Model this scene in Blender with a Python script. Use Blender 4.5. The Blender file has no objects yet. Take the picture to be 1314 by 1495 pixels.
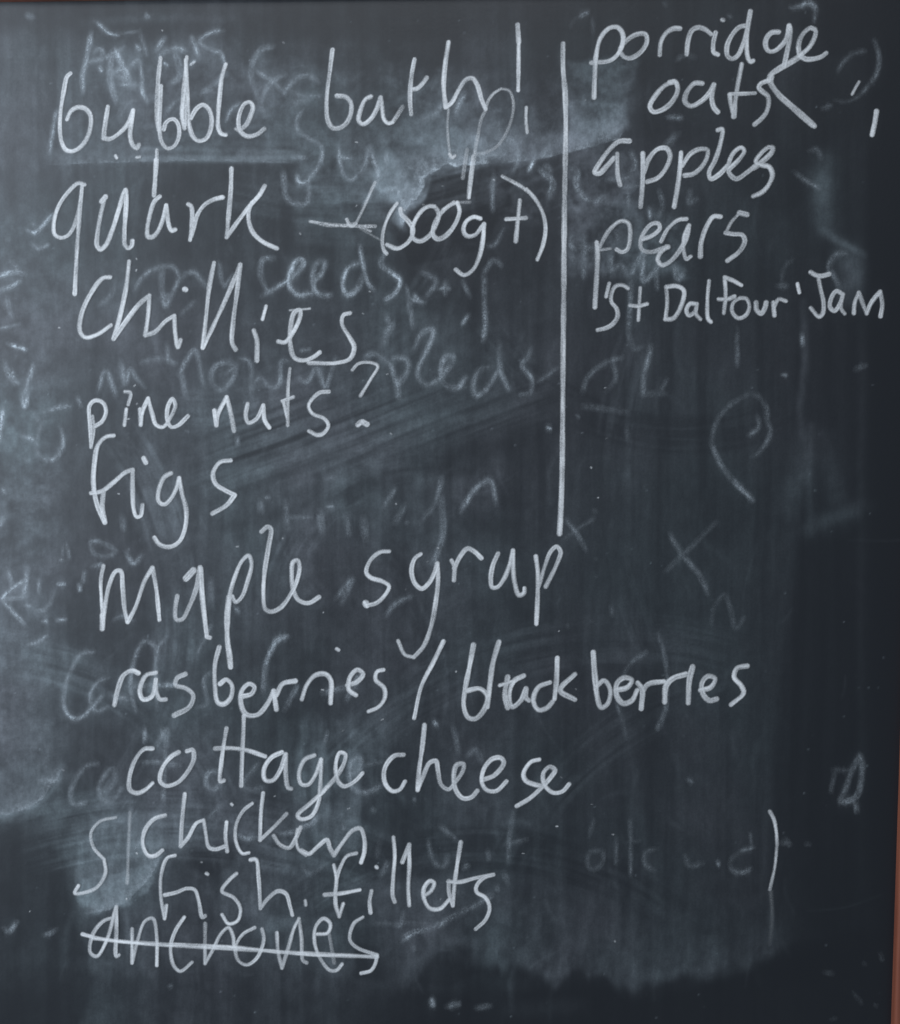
import bpy, math, random
import numpy as np

# ------------------------------------------------------------------ camera
W, H = 1314, 1495                      # size of the photograph the chalk was traced in
F = 1700.0
PITCH, ROLL, DIST = math.radians(6.5), math.radians(-0.75), 0.75
sc = bpy.context.scene
col = sc.collection
fwd = np.array([0, math.cos(PITCH), -math.sin(PITCH)])
r0 = np.array([1.0, 0, 0]); u0 = np.cross(r0, fwd)
RT = math.cos(ROLL) * r0 + math.sin(ROLL) * u0
UP = -math.sin(ROLL) * r0 + math.cos(ROLL) * u0
CAM = np.array([0.0, -DIST, 1.5])
from mathutils import Matrix, Vector
cd = bpy.data.cameras.new('camera')
cam = bpy.data.objects.new('camera', cd); col.objects.link(cam)
cd.sensor_fit = 'VERTICAL'; cd.sensor_height = 24.0; cd.lens = 24.0 * F / H
cd.clip_start = 0.01; cd.clip_end = 100
m = Matrix.Identity(4)
for i in range(3):
    m[i][0] = RT[i]; m[i][1] = UP[i]; m[i][2] = -fwd[i]; m[i][3] = CAM[i]
cam.matrix_world = m
sc.camera = cam

def to_board(px, py):
    """photograph pixel -> (x, z) on the board's face, y = 0"""
    px = np.asarray(px, float); py = np.asarray(py, float)
    a = (px - W / 2); b = (H / 2 - py)
    D = [fwd[i] * F + RT[i] * a + UP[i] * b for i in range(3)]
    t = DIST / D[1]
    return D[0] * t, CAM[2] + D[2] * t

def to_pixel(x, z):
    q = [x, DIST, z - CAM[2]]
    dz = sum(q[i] * fwd[i] for i in range(3))
    return (W / 2 + F * sum(q[i] * RT[i] for i in range(3)) / dz,
            H / 2 - F * sum(q[i] * UP[i] for i in range(3)) / dz)

# ------------------------------------------------------------------ light
world = bpy.data.worlds.new('World'); sc.world = world; world.use_nodes = True
bg = world.node_tree.nodes['Background']
bg.inputs[0].default_value = (0.78, 0.89, 1.0, 1); bg.inputs[1].default_value = 0.20

def area(name, loc, target, sx, sy, power, colr):
    l = bpy.data.lights.new(name, 'AREA'); l.shape = 'RECTANGLE'
    l.size = sx; l.size_y = sy; l.energy = power; l.color = colr
    o = bpy.data.objects.new(name, l); col.objects.link(o)
    o.location = loc
    o.rotation_euler = (Vector(target) - Vector(loc)).to_track_quat('-Z', 'Y').to_euler()
    return o
# the window to the left of the board, and an added fill lamp, steep overhead to keep sheen off
area('window_light', (-1.45, -1.15, 1.65), (0, 0, 1.5), 1.15, 1.35, 44.0, (0.80, 0.89, 1.0))
area('fill_light', (-0.3, -2.0, 3.1), (0, 0, 1.5), 1.6, 1.0, 22.5, (0.95, 0.97, 1.0))

sc.view_settings.view_transform = 'Standard'; sc.view_settings.look = 'None'
sc.view_settings.exposure = 0.0; sc.view_settings.gamma = 1.0
sc.render.engine = 'CYCLES'
sc.cycles.transparent_max_bounces = 32
sc.cycles.max_bounces = 6

# ------------------------------------------------------------------ numpy noise
def vnoise(x, y, seed):
    """smooth value noise, 0..1"""
    rs = np.random.RandomState(seed); N = 256
    L = rs.rand(N, N).astype(np.float32)
    xi = np.floor(x).astype(np.int64); yi = np.floor(y).astype(np.int64)
    fx = (x - xi).astype(np.float32); fy = (y - yi).astype(np.float32)
    fx = fx * fx * (3 - 2 * fx); fy = fy * fy * (3 - 2 * fy)
    x0 = xi % N; x1 = (xi + 1) % N; y0 = yi % N; y1 = (yi + 1) % N
    a = L[y0, x0] * (1 - fx) + L[y0, x1] * fx
    b = L[y1, x0] * (1 - fx) + L[y1, x1] * fx
    return a * (1 - fy) + b * fy

def fbm(x, y, seed, octs=4, gain=0.55):
    s = 0; a = 1.0; t = 0
    for k in range(octs):
        s = s + a * vnoise(x * 2 ** k + 17.3 * k, y * 2 ** k + 9.1 * k, seed + k); t += a; a *= gain
    return s / t

def sstep(x):
    x = np.clip(x, 0, 1); return x * x * (3 - 2 * x)

# ------------------------------------------------------------------ chalk strokes
def spline(P, step):
    """centripetal-ish Catmull-Rom through P, resampled"""
    P = np.array(P, float)
    if len(P) == 1:
        return np.array([P[0], P[0] + [0.3, 0.2]])
    if len(P) == 2:
        n = max(2, int(np.hypot(*(P[1] - P[0])) / step) + 1)
        t = np.linspace(0, 1, n)[:, None]
        return P[0] * (1 - t) + P[1] * t
    Q = np.vstack([2 * P[0] - P[1], P, 2 * P[-1] - P[-2]])
    out = []
    for i in range(len(P) - 1):
        p0, p1, p2, p3 = Q[i:i + 4]
        d = [max(np.hypot(*(q - p)), 1e-3) ** 0.5 for p, q in ((p0, p1), (p1, p2), (p2, p3))]
        t0, t1 = 0, d[0]; t2 = t1 + d[1]; t3 = t2 + d[2]
        n = max(2, int(np.hypot(*(p2 - p1)) / step) + 1)
        t = np.linspace(t1, t2, n, endpoint=False)[:, None]
        a1 = (t1 - t) / (t1 - t0) * p0 + (t - t0) / (t1 - t0) * p1
        a2 = (t2 - t) / (t2 - t1) * p1 + (t - t1) / (t2 - t1) * p2
        a3 = (t3 - t) / (t3 - t2) * p2 + (t - t2) / (t3 - t2) * p3
        b1 = (t2 - t) / (t2 - t0) * a1 + (t - t0) / (t2 - t0) * a2
        b2 = (t3 - t) / (t3 - t1) * a2 + (t - t1) / (t3 - t1) * a3
        out.append((t2 - t) / (t2 - t1) * b1 + (t - t1) / (t2 - t1) * b2)
    out.append(P[-1:])
    return np.vstack(out)

def parse(s):
    """'w6 a.9>.4 s2 r.5 : x,y x,y/ x,y' -> options, list of point lists (a slash is a sharp corner)"""
    opt = {}
    if ':' in s:
        head, s = s.split(':')
        for tok in head.split():
            opt[tok[0]] = tok[1:]
    runs = [[]]
    for tok in s.split():
        c = tok.endswith('/')
        p = tuple(float(v) for v in tok.rstrip('/').split(','))
        runs[-1].append(p)
        if c: runs.append([p])
    return opt, [r for r in runs if len(r) > 1 or len(runs) == 1]

def coverage(blocks, w, a, soft, rough, seed, gh=False):
    """raster of chalk coverage at one photograph pixel, with its origin"""
    segs = []
    rnd = random.Random(seed)
    lo = np.array([1e9, 1e9]); hi = -lo
    for (ox, oy, sc_), strokes in blocks:
        for s in strokes:
            opt, runs = parse(s)
            ww = float(opt.get('w', w)); so = float(opt.get('s', soft)); ro = float(opt.get('r', rough))
            aa = opt.get('a', str(a)); a0, a1 = (aa.split('>') * 2)[:2] if '>' in aa else (aa, aa)
            pts = np.vstack([spline([(ox + x / sc_, oy + y / sc_) for x, y in r], 2.0) for r in runs])
            wob = rnd.uniform(-.05, .05)
            n = len(pts); ph = rnd.uniform(0, 99)
            tt = np.arange(n) / max(1, n - 1)
            al = float(a0) + (float(a1) - float(a0)) * tt
            wid = ww * (1 + wob + .13 * (vnoise(np.arange(n) * .11 + ph, np.zeros(n), 5) - .5) * 2)
            if gh:
                al = al * (.48 + 1.05 * vnoise(np.arange(n) * .07 + ph * 3, np.ones(n), 6))
                e_ = np.minimum(np.arange(n), n - 1 - np.arange(n)) * 2.0
                al = al * (.25 + .75 * sstep((e_ + 1.5) / min(12, n * .7 + 2)))
                wid = wid * .90
            else:
                al = al * (1 - .34 * vnoise(np.arange(n) * .10 + ph * 3, np.ones(n), 6))
                wid = wid * .925
            segs.append((pts, wid, al, so, ro, ph))
            lo = np.minimum(lo, pts.min(0) - ww / 2 - so - 3); hi = np.maximum(hi, pts.max(0) + ww / 2 + so + 3)
    x0, y0 = np.floor(lo).astype(int); x1, y1 = np.ceil(hi).astype(int)
    R = np.zeros((y1 - y0 + 1, x1 - x0 + 1), np.float32)
    for pts, wid, al, so, ro, ph in segs:
        for i in range(len(pts) - 1):
            p, q = pts[i], pts[i + 1]; rad = wid[i] / 2 + so + 1
            bx0 = int(max(min(p[0], q[0]) - rad, x0)); bx1 = int(min(max(p[0], q[0]) + rad + 1, x1))
            by0 = int(max(min(p[1], q[1]) - rad, y0)); by1 = int(min(max(p[1], q[1]) + rad + 1, y1))
            X, Y = np.meshgrid(np.arange(bx0, bx1 + 1), np.arange(by0, by1 + 1))
            d = q - p; L2 = d @ d + 1e-9
            t = np.clip(((X - p[0]) * d[0] + (Y - p[1]) * d[1]) / L2, 0, 1)
            dx = X - p[0] - t * d[0]; dy = Y - p[1] - t * d[1]
            dist = np.hypot(dx, dy)
            side = ((X - p[0]) * -d[1] + (Y - p[1]) * d[0]) / math.sqrt(L2)
            c = np.clip((wid[i] / 2 + so * .5 - dist) / so, 0, 1)
            c = c * (1 - (.50 if gh else .34) * sstep(1.25 * vnoise(side * .62 + ph, (i + t) * .055 + ph, 8) - .12)) * al[i]
            if ro > 0:
                g = fbm(X * .45 + ph, Y * .45, 21, 2)
                c = c * (1 - ro + ro * sstep((g - .32) * 3.2))
            S = R[by0 - y0:by1 - y0 + 1, bx0 - x0:bx1 - x0 + 1]
            np.maximum(S, c, out=S)
    return R, x0, y0

def link(name, me, mat, parent=None, label=None):
    o = bpy.data.objects.new(name, me); col.objects.link(o)
    if mat: me.materials.append(mat)
    if parent: o.parent = parent
    if label: o['label'] = label
    return o

layer = [0]
def box(A, n, ax):
    C = np.cumsum(np.pad(A, [(n + 1, n)] + [(0, 0)] if ax == 0 else [(0, 0)] + [(n + 1, n)]), axis=ax)
    return (C[2 * n + 1:] - C[:-2 * n - 1]) / (2 * n + 1) if ax == 0 else (C[:, 2 * n + 1:] - C[:, :-2 * n - 1]) / (2 * n + 1)
def halo(R, x0, y0, amt):
    """rubbed chalk left round a stroke, dragged mostly up and down"""
    P = np.pad(R, 40)[::2, ::2]
    B = box(box(box(box(P, 3, 1), 5, 0), 2, 1), 7, 0)
    jx = int(round((x0 - 40 - GX0) / PIT)); jy = int(round((y0 - 40 - GY0) / PIT))
    h_, w_ = B.shape; ax, ay = max(0, jx), max(0, jy); bx, by = min(gw, jx + w_), min(gh, jy + h_)
    D[ay:by, ax:bx] += amt * (B[ay - jy:by - jy, ax - jx:bx - jx] * (.3 + 1.4 * mott[ay:by, ax:bx]))
def chalk(name, label, blocks, w=6.6, a=.93, soft=1.7, rough=.12, mat=None, parent=None, thick=.00012, raster=None):
    layer[0] += 1
    R, x0, y0 = raster if raster else coverage(blocks, w, a, soft, rough, layer[0] * 7, mat is M_GHOST)
    if mat is M_GHOST and not raster:
        R = np.pad(R, 12); x0 -= 12; y0 -= 12
        Y_, X_ = np.mgrid[y0:y0 + R.shape[0], x0:x0 + R.shape[1]].astype(np.float32)
        t1 = sstep((fbm(X_ / 7, Y_ / 9, 61, 3, .65) - .28) * 2.4); t2 = sstep((fbm(X_ / 4, Y_ / 22, 62, 2) - .25) * 2.2)
        B = box(box(R, 2, 1), 5, 0); B = box(box(B, 2, 1), 3, 0)
        R = R * (.50 + .75 * t1) + B * (.25 + .60 * t2)
    m_ = R > .012
    halo(R, x0, y0, .13 if mat is M_GHOST else .030)
    cell = m_[:-1, :-1] | m_[1:, :-1] | m_[:-1, 1:] | m_[1:, 1:]
    cy, cx = np.nonzero(cell)
    vm = np.zeros(R.shape, bool)
    for dy in (0, 1):
        for dx in (0, 1): vm[cy + dy, cx + dx] = True
    idx = np.cumsum(vm.ravel()).reshape(vm.shape) - 1
    vy, vx = np.nonzero(vm)
    X, Z = to_board(x0 + vx, y0 + vy)
    c = R[vy, vx]
    Y = -(.00008 + layer[0] * .000012 + thick * c)
    me = bpy.data.meshes.new(name)
    me.vertices.add(len(vx)); me.vertices.foreach_set('co', np.stack([X, Y, Z], 1).astype(np.float32).ravel())
    q = np.stack([idx[cy + 1, cx], idx[cy + 1, cx + 1], idx[cy, cx + 1], idx[cy, cx]], 1).astype(np.int32)
    n = len(q)
    me.loops.add(n * 4); me.loops.foreach_set('vertex_index', q.ravel())
    me.polygons.add(n); me.polygons.foreach_set('loop_start', np.arange(n, dtype=np.int32) * 4)
    me.update(calc_edges=True)
    at = me.attributes.new('chalk', 'FLOAT', 'POINT'); at.data.foreach_set('value', c.astype(np.float32))
    me.polygons.foreach_set('use_smooth', np.ones(n, bool))
    return link(name, me, mat, parent, label)

# ------------------------------------------------------------------ materials
def new_mat(name):
    mt = bpy.data.materials.new(name); mt.use_nodes = True
    nt = mt.node_tree; p = nt.nodes['Principled BSDF']
    return mt, nt, p
def N(nt, t, **k):
    n = nt.nodes.new(t)
    for a, b in k.items(): setattr(n, a, b)
    return n
def noise(nt, scale, detail=3, rough=.5, stretch=None, rot=0):
    tc = N(nt, 'ShaderNodeTexCoord'); mp = N(nt, 'ShaderNodeMapping')
    nt.links.new(tc.outputs['Object'], mp.inputs[0])
    if stretch: mp.inputs['Scale'].default_value = stretch
    mp.inputs['Rotation'].default_value = (0, rot, 0)
    n = N(nt, 'ShaderNodeTexNoise'); n.inputs['Scale'].default_value = scale
    n.inputs['Detail'].default_value = detail; n.inputs['Roughness'].default_value = rough
    nt.links.new(mp.outputs[0], n.inputs['Vector'])
    return n.outputs['Fac']
def mrange(nt, src, a, b, c, d):
    n = N(nt, 'ShaderNodeMapRange'); nt.links.new(src, n.inputs[0])
    for i, v in enumerate((a, b, c, d)): n.inputs[i + 1].default_value = v
    return n.outputs[0]
def mul(nt, a, b, op='MULTIPLY'):
    n = N(nt, 'ShaderNodeMath', operation=op)
    for i, v in enumerate((a, b)):
        if isinstance(v, (int, float)): n.inputs[i].default_value = v
        else: nt.links.new(v, n.inputs[i])
    return n.outputs[0]

def chalk_mat(name, colr, grain):
    mt, nt, p = new_mat(name)
    at = N(nt, 'ShaderNodeAttribute', attribute_name='chalk')
    g = noise(nt, 900, 2, .6)
    gr = mrange(nt, g, .32, .62, 1 - grain, 1)
    g2 = noise(nt, 2600, 1, .5)
    gr2 = mrange(nt, g2, .35, .6, 1 - grain * .5, 1)
    e = mul(nt, mrange(nt, noise(nt, 1500, 2, .6), .3, .7, -.20, .10), mrange(nt, at.outputs['Fac'], .3, .85, 1, .25))
    al = mul(nt, mul(nt, at.outputs['Fac'], gr), gr2)
    e = mul(nt, e, mrange(nt, at.outputs['Fac'], 0, .35, 0, 1))
    al = N(nt, 'ShaderNodeMath', operation='ADD', use_clamp=True)
    nt.links.new(mul(nt, mul(nt, at.outputs['Fac'], gr), gr2), al.inputs[0]); nt.links.new(e, al.inputs[1]); al = al.outputs[0]
    p.inputs['Base Color'].default_value = colr
    p.inputs['Roughness'].default_value = .95
    p.inputs['Specular IOR Level'].default_value = .1
    nt.links.new(al, p.inputs['Alpha'])
    return mt
M_CHALK = chalk_mat('white_chalk', (.80, .82, .84, 1), .16)
M_GHOST = chalk_mat('wiped_chalk', (.50, .56, .61, 1), .25)

# slate: black paint, with the wiped chalk dust from the 'dust' attribute
M_SLATE, nt, p = new_mat('blackboard_slate')
at = N(nt, 'ShaderNodeAttribute', attribute_name='dust')
fine = mrange(nt, noise(nt, 700, 3, .6), .3, .7, .80, 1.18)
fine2 = mrange(nt, noise(nt, 60, 4, .6, (6, 6, 1)), .3, .7, .88, 1.12)
d = mul(nt, mul(nt, at.outputs['Fac'], fine), fine2)
mx = N(nt, 'ShaderNodeMix', data_type='RGBA')
nt.links.new(d, mx.inputs[0])
mx.inputs[6].default_value = (.0068, .0088, .0124, 1)
hm = N(nt, 'ShaderNodeMix', data_type='RGBA')
nt.links.new(mrange(nt, noise(nt, 9, 3, .5), .38, .62, 0, 1), hm.inputs[0])
hm.inputs[6].default_value = (.42, .46, .52, 1); hm.inputs[7].default_value = (.36, .46, .50, 1)
nt.links.new(hm.outputs[2], mx.inputs[7])
nt.links.new(mx.outputs[2], p.inputs['Base Color'])
nt.links.new(mrange(nt, d, 0, .3, .43, .62), p.inputs['Roughness'])
p.inputs['Specular IOR Level'].default_value = .5
b = N(nt, 'ShaderNodeBump'); b.inputs['Strength'].default_value = .12; b.inputs['Distance'].default_value = .0004
nt.links.new(noise(nt, 420, 4, .6), b.inputs['Height']); nt.links.new(b.outputs[0], p.inputs['Normal'])

M_WOOD, nt, p = new_mat('red_brown_stained_wood')
g = noise(nt, 24, 5, .6, (1, 1, .12)); g2 = noise(nt, 220, 3, .6, (1, 1, .05))
cr = N(nt, 'ShaderNodeValToRGB'); nt.links.new(mul(nt, g, mrange(nt, g2, .3, .7, .85, 1.15)), cr.inputs[0])
cr.color_ramp.elements[0].position = .3; cr.color_ramp.elements[0].color = (.12, .034, .020, 1)
cr.color_ramp.elements[1].position = .7; cr.color_ramp.elements[1].color = (.24, .080, .044, 1)
nt.links.new(cr.outputs[0], p.inputs['Base Color']); p.inputs['Roughness'].default_value = .45
b = N(nt, 'ShaderNodeBump'); b.inputs['Strength'].default_value = .25; b.inputs['Distance'].default_value = .0004
nt.links.new(g2, b.inputs['Height']); nt.links.new(b.outputs[0], p.inputs['Normal'])

M_BACK, nt, p = new_mat('board_back_hardboard')
p.inputs['Base Color'].default_value = (.08, .05, .035, 1); p.inputs['Roughness'].default_value = .8

# ------------------------------------------------------------------ the blackboard
board = bpy.data.objects.new('blackboard', None); col.objects.link(board)
board['label'] = 'framed blackboard covered in a handwritten chalk shopping list over wiped chalk dust'
board['category'] = 'blackboard'

XR = float(to_board(1307, 1300)[0])          # inner edge of the right-hand frame member, on the slate
ZT = float(to_board(0, 3)[1])                # inner edge of the top member
XL = float(to_board(-150, 700)[0])
ZB = float(to_board(600, 1640)[1])
board.location = ((XL + XR) / 2, 0.0, ZB - .03)
sc_off = Vector(board.location)

# ---- dust field, in photograph pixels at a 2 px pitch
GX0, GY0, PIT = -240, -80, 2.0
gw, gh = int((1420 - GX0) / PIT), int((1760 - GY0) / PIT)
GX, GY = np.meshgrid(GX0 + PIT * np.arange(gw), GY0 + PIT * np.arange(gh))
GX = GX.astype(np.float32); GY = GY.astype(np.float32)
#@DUST
def lerp(x, pts):
    xs, ys = zip(*pts); return np.interp(x, xs, ys).astype(np.float32)
vstreak = fbm(GX / 17 + 1.2 * fbm(GX / 90, GY / 240, 71, 2), GY / 520, 31, 4, .6)
vfine = fbm(GX / 5, GY / 160, 35, 2)
cloud = fbm(GX / 150, GY / 150, 41, 4)
mott = fbm(GX / 16, GY / 16, 45, 4, .6)
base = lerp(GX, [(-240, .060), (0, .068), (200, .062), (500, .046), (800, .036), (1000, .030), (1140, .025), (1180, .013), (1270, .009), (1290, .003), (1320, .001)])  # dust thins to the right; last drop by the rail is painted shade
def con(f, k=1.0):
    """contrasty 0..~2 texture from a noise"""
    return (1 - k) + k * 2.0 * sstep((f - .27) / .46)
kc_ = lerp(GX, [(0, .45), (700, .38), (860, .22), (1300, .2)])
u_ = GX * .93 - GY * -.36; v_ = GX * .36 + GY * .93
dstreak = fbm(u_ / 210, v_ / 8 + fbm(GX / 120, GY / 120, 72, 2), 73, 4, .62)
dm_ = sstep((GX - 250) / 120) * sstep((840 - GX) / 60) * sstep((GY - 545 + (GX - 560) * .1) / 60) * sstep((735 - GY - (GX - 330) * .22) / 40)
bm_ = dm_ * .9
D = base * ((1 - bm_) * (.60 + .32 * con(vstreak) + .06 * con(vfine)) + bm_ * (.25 + .85 * con(dstreak))) * (1 - kc_ + kc_ * con(cloud)) * 1.0

def inside(poly, X, Y):
    """signed distance to a polygon, positive inside"""
    P = np.array(poly, float); n = len(P)
    ins = np.zeros(X.shape, bool); dm = np.full(X.shape, 1e9)
    for i in range(n):
        a_, b_ = P[i], P[(i + 1) % n]
        e = b_ - a_; t = np.clip(((X - a_[0]) * e[0] + (Y - a_[1]) * e[1]) / (e @ e + 1e-9), 0, 1)
        dm = np.minimum(dm, np.hypot(X - a_[0] - t * e[0], Y - a_[1] - t * e[1]))
        if a_[1] != b_[1]:
            c = ((a_[1] > Y) != (b_[1] > Y)) & (X < (b_[0] - a_[0]) * (Y - a_[1]) / (b_[1] - a_[1]) + a_[0])
            ins ^= c
    return np.where(ins, dm, -dm)

def patch(poly, amt, feather=20, warp=6, wscale=30, tex=None, rim=0, rimw=5, seed=0):
    """add (amt > 0) dust, or wipe it away (amt < 0, a fraction)"""
    global D
    P = np.array([[float(v) for v in t.split(',')] for t in poly.split()])
    pad = feather + warp + 10
    ix0 = max(0, int((P[:, 0].min() - pad - GX0) / PIT)); ix1 = min(gw, int((P[:, 0].max() + pad - GX0) / PIT) + 1)
    iy0 = max(0, int((P[:, 1].min() - pad - GY0) / PIT)); iy1 = min(gh, int((P[:, 1].max() + pad - GY0) / PIT) + 1)
    sl = (slice(iy0, iy1), slice(ix0, ix1)); X, Y = GX[sl], GY[sl]
    Xw = X + warp * 2 * (fbm(X / wscale, Y / wscale, 101 + seed, 3) - .5)
    Yw = Y + warp * 2 * (fbm(X / wscale + 50, Y / wscale, 111 + seed, 3) - .5)
    sd = inside(P, Xw, Yw)
    mk = sstep(sd / feather + .5)
    T = 1.0
    if tex == 'v': T = con(.6 * fbm(X / 9, Y / 130, 121 + seed, 3) + .4 * fbm(X / 22, Y / 22, 125 + seed, 3), .9)
    elif tex == 'h': T = con(.6 * fbm(X / 110, Y / 7, 131 + seed, 3) + .4 * fbm(X / 22, Y / 22, 125 + seed, 3), .9)
    elif tex == 'm': T = con(fbm(X / 18, Y / 18, 141 + seed, 5, .7), .95)
    elif tex == 'c': T = con(fbm(X / 46, Y / 60, 151 + seed, 5, .65), .9)
    elif tex == 'd':
        u = X * .93 + Y * .36 * -1; v = X * .36 + Y * .93
        T = .1 + 1.8 * fbm(u / 120, v / 6, 161 + seed, 4, .6)
    if amt >= 0: D[sl] += amt * mk * T
    else: D[sl] *= 1 + amt * mk * np.clip(T, 0, 1)
    if rim: D[sl] += rim * np.exp(-((sd - rimw * .6) / rimw) ** 2) * (.5 + fbm(X / 12, Y / 12, 171 + seed, 2))

def smear(pts, width, amt, tex=1.0, seed=0):
    """soft broad swipe along a polyline"""
    global D
    P = np.array([[float(v) for v in t.split(',')] for t in pts.split()])
    pad = width * 2
    ix0 = max(0, int((P[:, 0].min() - pad - GX0) / PIT)); ix1 = min(gw, int((P[:, 0].max() + pad - GX0) / PIT) + 1)
    iy0 = max(0, int((P[:, 1].min() - pad - GY0) / PIT)); iy1 = min(gh, int((P[:, 1].max() + pad - GY0) / PIT) + 1)
    sl = (slice(iy0, iy1), slice(ix0, ix1)); X, Y = GX[sl], GY[sl]
    S = spline(P, 6.0); dm = np.full(X.shape, 1e9, np.float32)
    n = len(S); tt = np.zeros(X.shape, np.float32)
    for i in range(n - 1):
        a_, b_ = S[i], S[i + 1]; e = b_ - a_
        t = np.clip(((X - a_[0]) * e[0] + (Y - a_[1]) * e[1]) / (e @ e + 1e-9), 0, 1)
        q = np.hypot(X - a_[0] - t * e[0], Y - a_[1] - t * e[1])
        tt = np.where(q < dm, (i + t) / (n - 1), tt); dm = np.minimum(dm, q)
    prof = np.exp(-(dm / (width * .55)) ** 2) * (.4 + .6 * np.sin(np.pi * np.clip(tt * .9 + .05, 0, 1)))
    T = 1 - tex * .6 + tex * 1.2 * fbm(X / 14, Y / 14, 181 + seed, 4, .6)
    if amt >= 0: D[sl] += amt * prof * T
    else: D[sl] *= 1 + amt * prof

# broad tone
patch('-240,-80 1420,-80 1420,40 500,60 180,52 -240,30', -.45, 26, 4)                       # darker strip along the top, the frame lip's shade painted in
patch('-240,300 40,320 60,480 95,640 80,800 60,1000 95,1130 50,1180 -240,1190', .030, 150, 34, 50, 'm', 0)   # milky left edge
patch('-240,860 60,900 92,1040 88,1120 90,1132 62,1168 40,1182 0,1190 -240,1190', .020, 70, 16, 30, 'm', 0, 4, 3)
patch('-240,1195 20,1200 60,1190 90,1250 108,1330 120,1370 140,1430 110,1520 -240,1520', -.66, 16, 6)
patch('60,1425 200,1415 500,1440 700,1450 700,1760 -240,1760 -240,1480', -.52, 60, 14)
smear('-40,1192 10,1190 40,1182 62,1168 86,1138 92,1118', 6, .10, .5, 2)
patch('20,560 70,560 85,700 60,760 10,760', .03, 30, 10, 30, 'm')
patch('-30,320 80,330 110,480 70,640 100,800 60,880 -30,880', .030, 90, 20, 30, 'm', 0, 4, 35)
patch('-30,560 20,570 28,640 -30,700', .06, 16, 8, 20, 'm', 0, 4, 36)
# dust under the first lines
patch('100,70 340,60 420,110 560,95 800,110 930,88 918,180 905,200 830,228 640,262 620,236 210,236 180,250 90,230', .018, 22, 8, 40, 'm', 0)
patch('205,185 440,182 440,236 205,236', .035, 14, 4, 30, 'h', .0)
patch('-240,220 200,222 200,240 -240,250', .014, 12, 3)
patch('205,238 440,240 820,262 830,420 560,430 480,380 90,380 70,260', -.22, 16, 8)
smear('120,34 220,26 340,28', 12, .035)
# torn grey patch right of "styl"
patch('440,190 640,170 700,200 800,196 915,165 918,186 832,226 760,240 705,243 680,240 650,252 628,258 620,275 615,296 592,304 585,318 580,292 540,292 470,300 430,280', .040, 12, 9, 20, 'm', 0, 3, 5)
patch('720,212 800,200 915,165 918,186 832,222 760,238 720,240', .045, 8, 4, 20, 'm', .0, 3, 6)
patch('545,225 600,205 660,190 705,200 705,232 650,250 628,258 622,276 614,298 592,306 582,315 578,300 552,285', .125, 14, 8, 12, 'c', .02, 2.5, 6)
patch('590,130 640,110 700,120 740,190 700,225 650,235 600,215', .050, 30, 16, 20, 'm', 0, 5, 30)
patch('575,290 612,296 596,308 588,345 572,318', .12, 6, 3, 12, 'm', .0, 2.5, 6)
smear('553,268 556,279 566,276 580,274', 4.5, .30, .4, 3)
patch('430,255 560,250 580,290 584,312 560,332 430,335', .045, 18, 8, 26, 'h', 0, 5, 7)
patch('560,95 670,105 690,180 640,240 560,170', .030, 30, 16, 20, 'm', 0, 5, 8)
patch('700,150 760,130 790,190 740,230 700,225', .035, 24, 12, 20, 'm', 0, 5, 8)
patch('330,90 460,85 470,150 400,190 330,180', .028, 30, 16, 26, 'm', 0, 5, 28)
patch('150,70 300,60 330,150 250,200 170,170', .030, 30, 16, 22, 'm', 0, 5, 29)
patch('430,318 570,318 570,362 430,356', .025, 12, 5, 26, 'h', 0, 5, 9)
patch('205,215 430,220 430,238 205,237', .055, 6, 2, 26, 'h', .03, 3, 9)
patch('380,240 560,250 560,300 380,300', .020, 20, 8, 26, 'm', .0, 3, 33)
# clean pool round "500g"
patch('705,243 760,240 745,300 720,330 715,360 600,390 580,350 592,306 617,294 628,258 650,254', -.82, 4, 4, 12)
patch('600,330 720,320 725,460 700,500 600,440 566,385', -.55, 50, 14, 30)
smear('712,240 690,247 665,252 648,256 628,262', 5, .10, .7, 40)
smear('628,262 622,280 614,296 604,302', 5, .16, .7, 41)
smear('604,302 592,308 588,325', 7, .14, .7, 42)
smear('576,296 580,312 590,334', 8, .15, .7, 43)
smear('560,290 585,285 610,285', 14, .08, .8, 44)
patch('740,250 820,262 822,520 735,480 725,350', -.15, 20, 8)
patch('690,255 740,248 800,262 815,300 800,330 740,330', .030, 24, 10, 22, 'm', 0, 5, 11)
# patch by "porridge"
patch('824,90 935,84 922,130 916,190 824,222', .055, 10, 5, 18, 'm', 0, 5, 12)
patch('824,150 912,150 912,188 900,198 824,222', .060, 9, 6, 18, 'm', .012, 3, 13)
patch('824,226 900,205 940,260 900,310 826,310', .045, 10, 8, 18, 'm', .0, 3, 14)
patch('826,290 925,290 1000,330 1005,400 940,412 826,400', .055, 22, 12, 20, 'm', .0, 3, 15)
patch('920,40 1130,40 1140,200 1180,260 1160,320 1100,300 1040,230 940,200', -.50, 30, 8)
patch('990,240 1180,150 1200,300 1150,440 1020,460 1000,360', -.15, 40, 12)
smear('1205,235 1200,290 1205,335', 26, .10, .6, 1)
smear('1200,335 1225,352 1262,372', 10, .10, .6, 2)
smear('1238,372 1246,400 1240,430', 34, .11, .5, 3)
smear('1175,250 1195,262 1215,270', 16, .03, 1, 3)
smear('1172,440 1175,520 1168,600 1172,640', 10, .045, .8, 4)
smear('1178,640 1170,690 1150,740', 30, .05, .8, 5)
smear('1205,640 1215,690 1225,745', 26, .03, .8, 6)
smear('1180,772 1220,755 1270,738', 20, .045, .8, 7)
smear('1185,620 1182,700 1184,780', 9, .03, .8, 8)
smear('1262,480 1262,600 1255,760', 14, .012, .8, 9)
smear('1255,780 1256,950 1262,1150', 12, .009, .8, 10)
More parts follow.
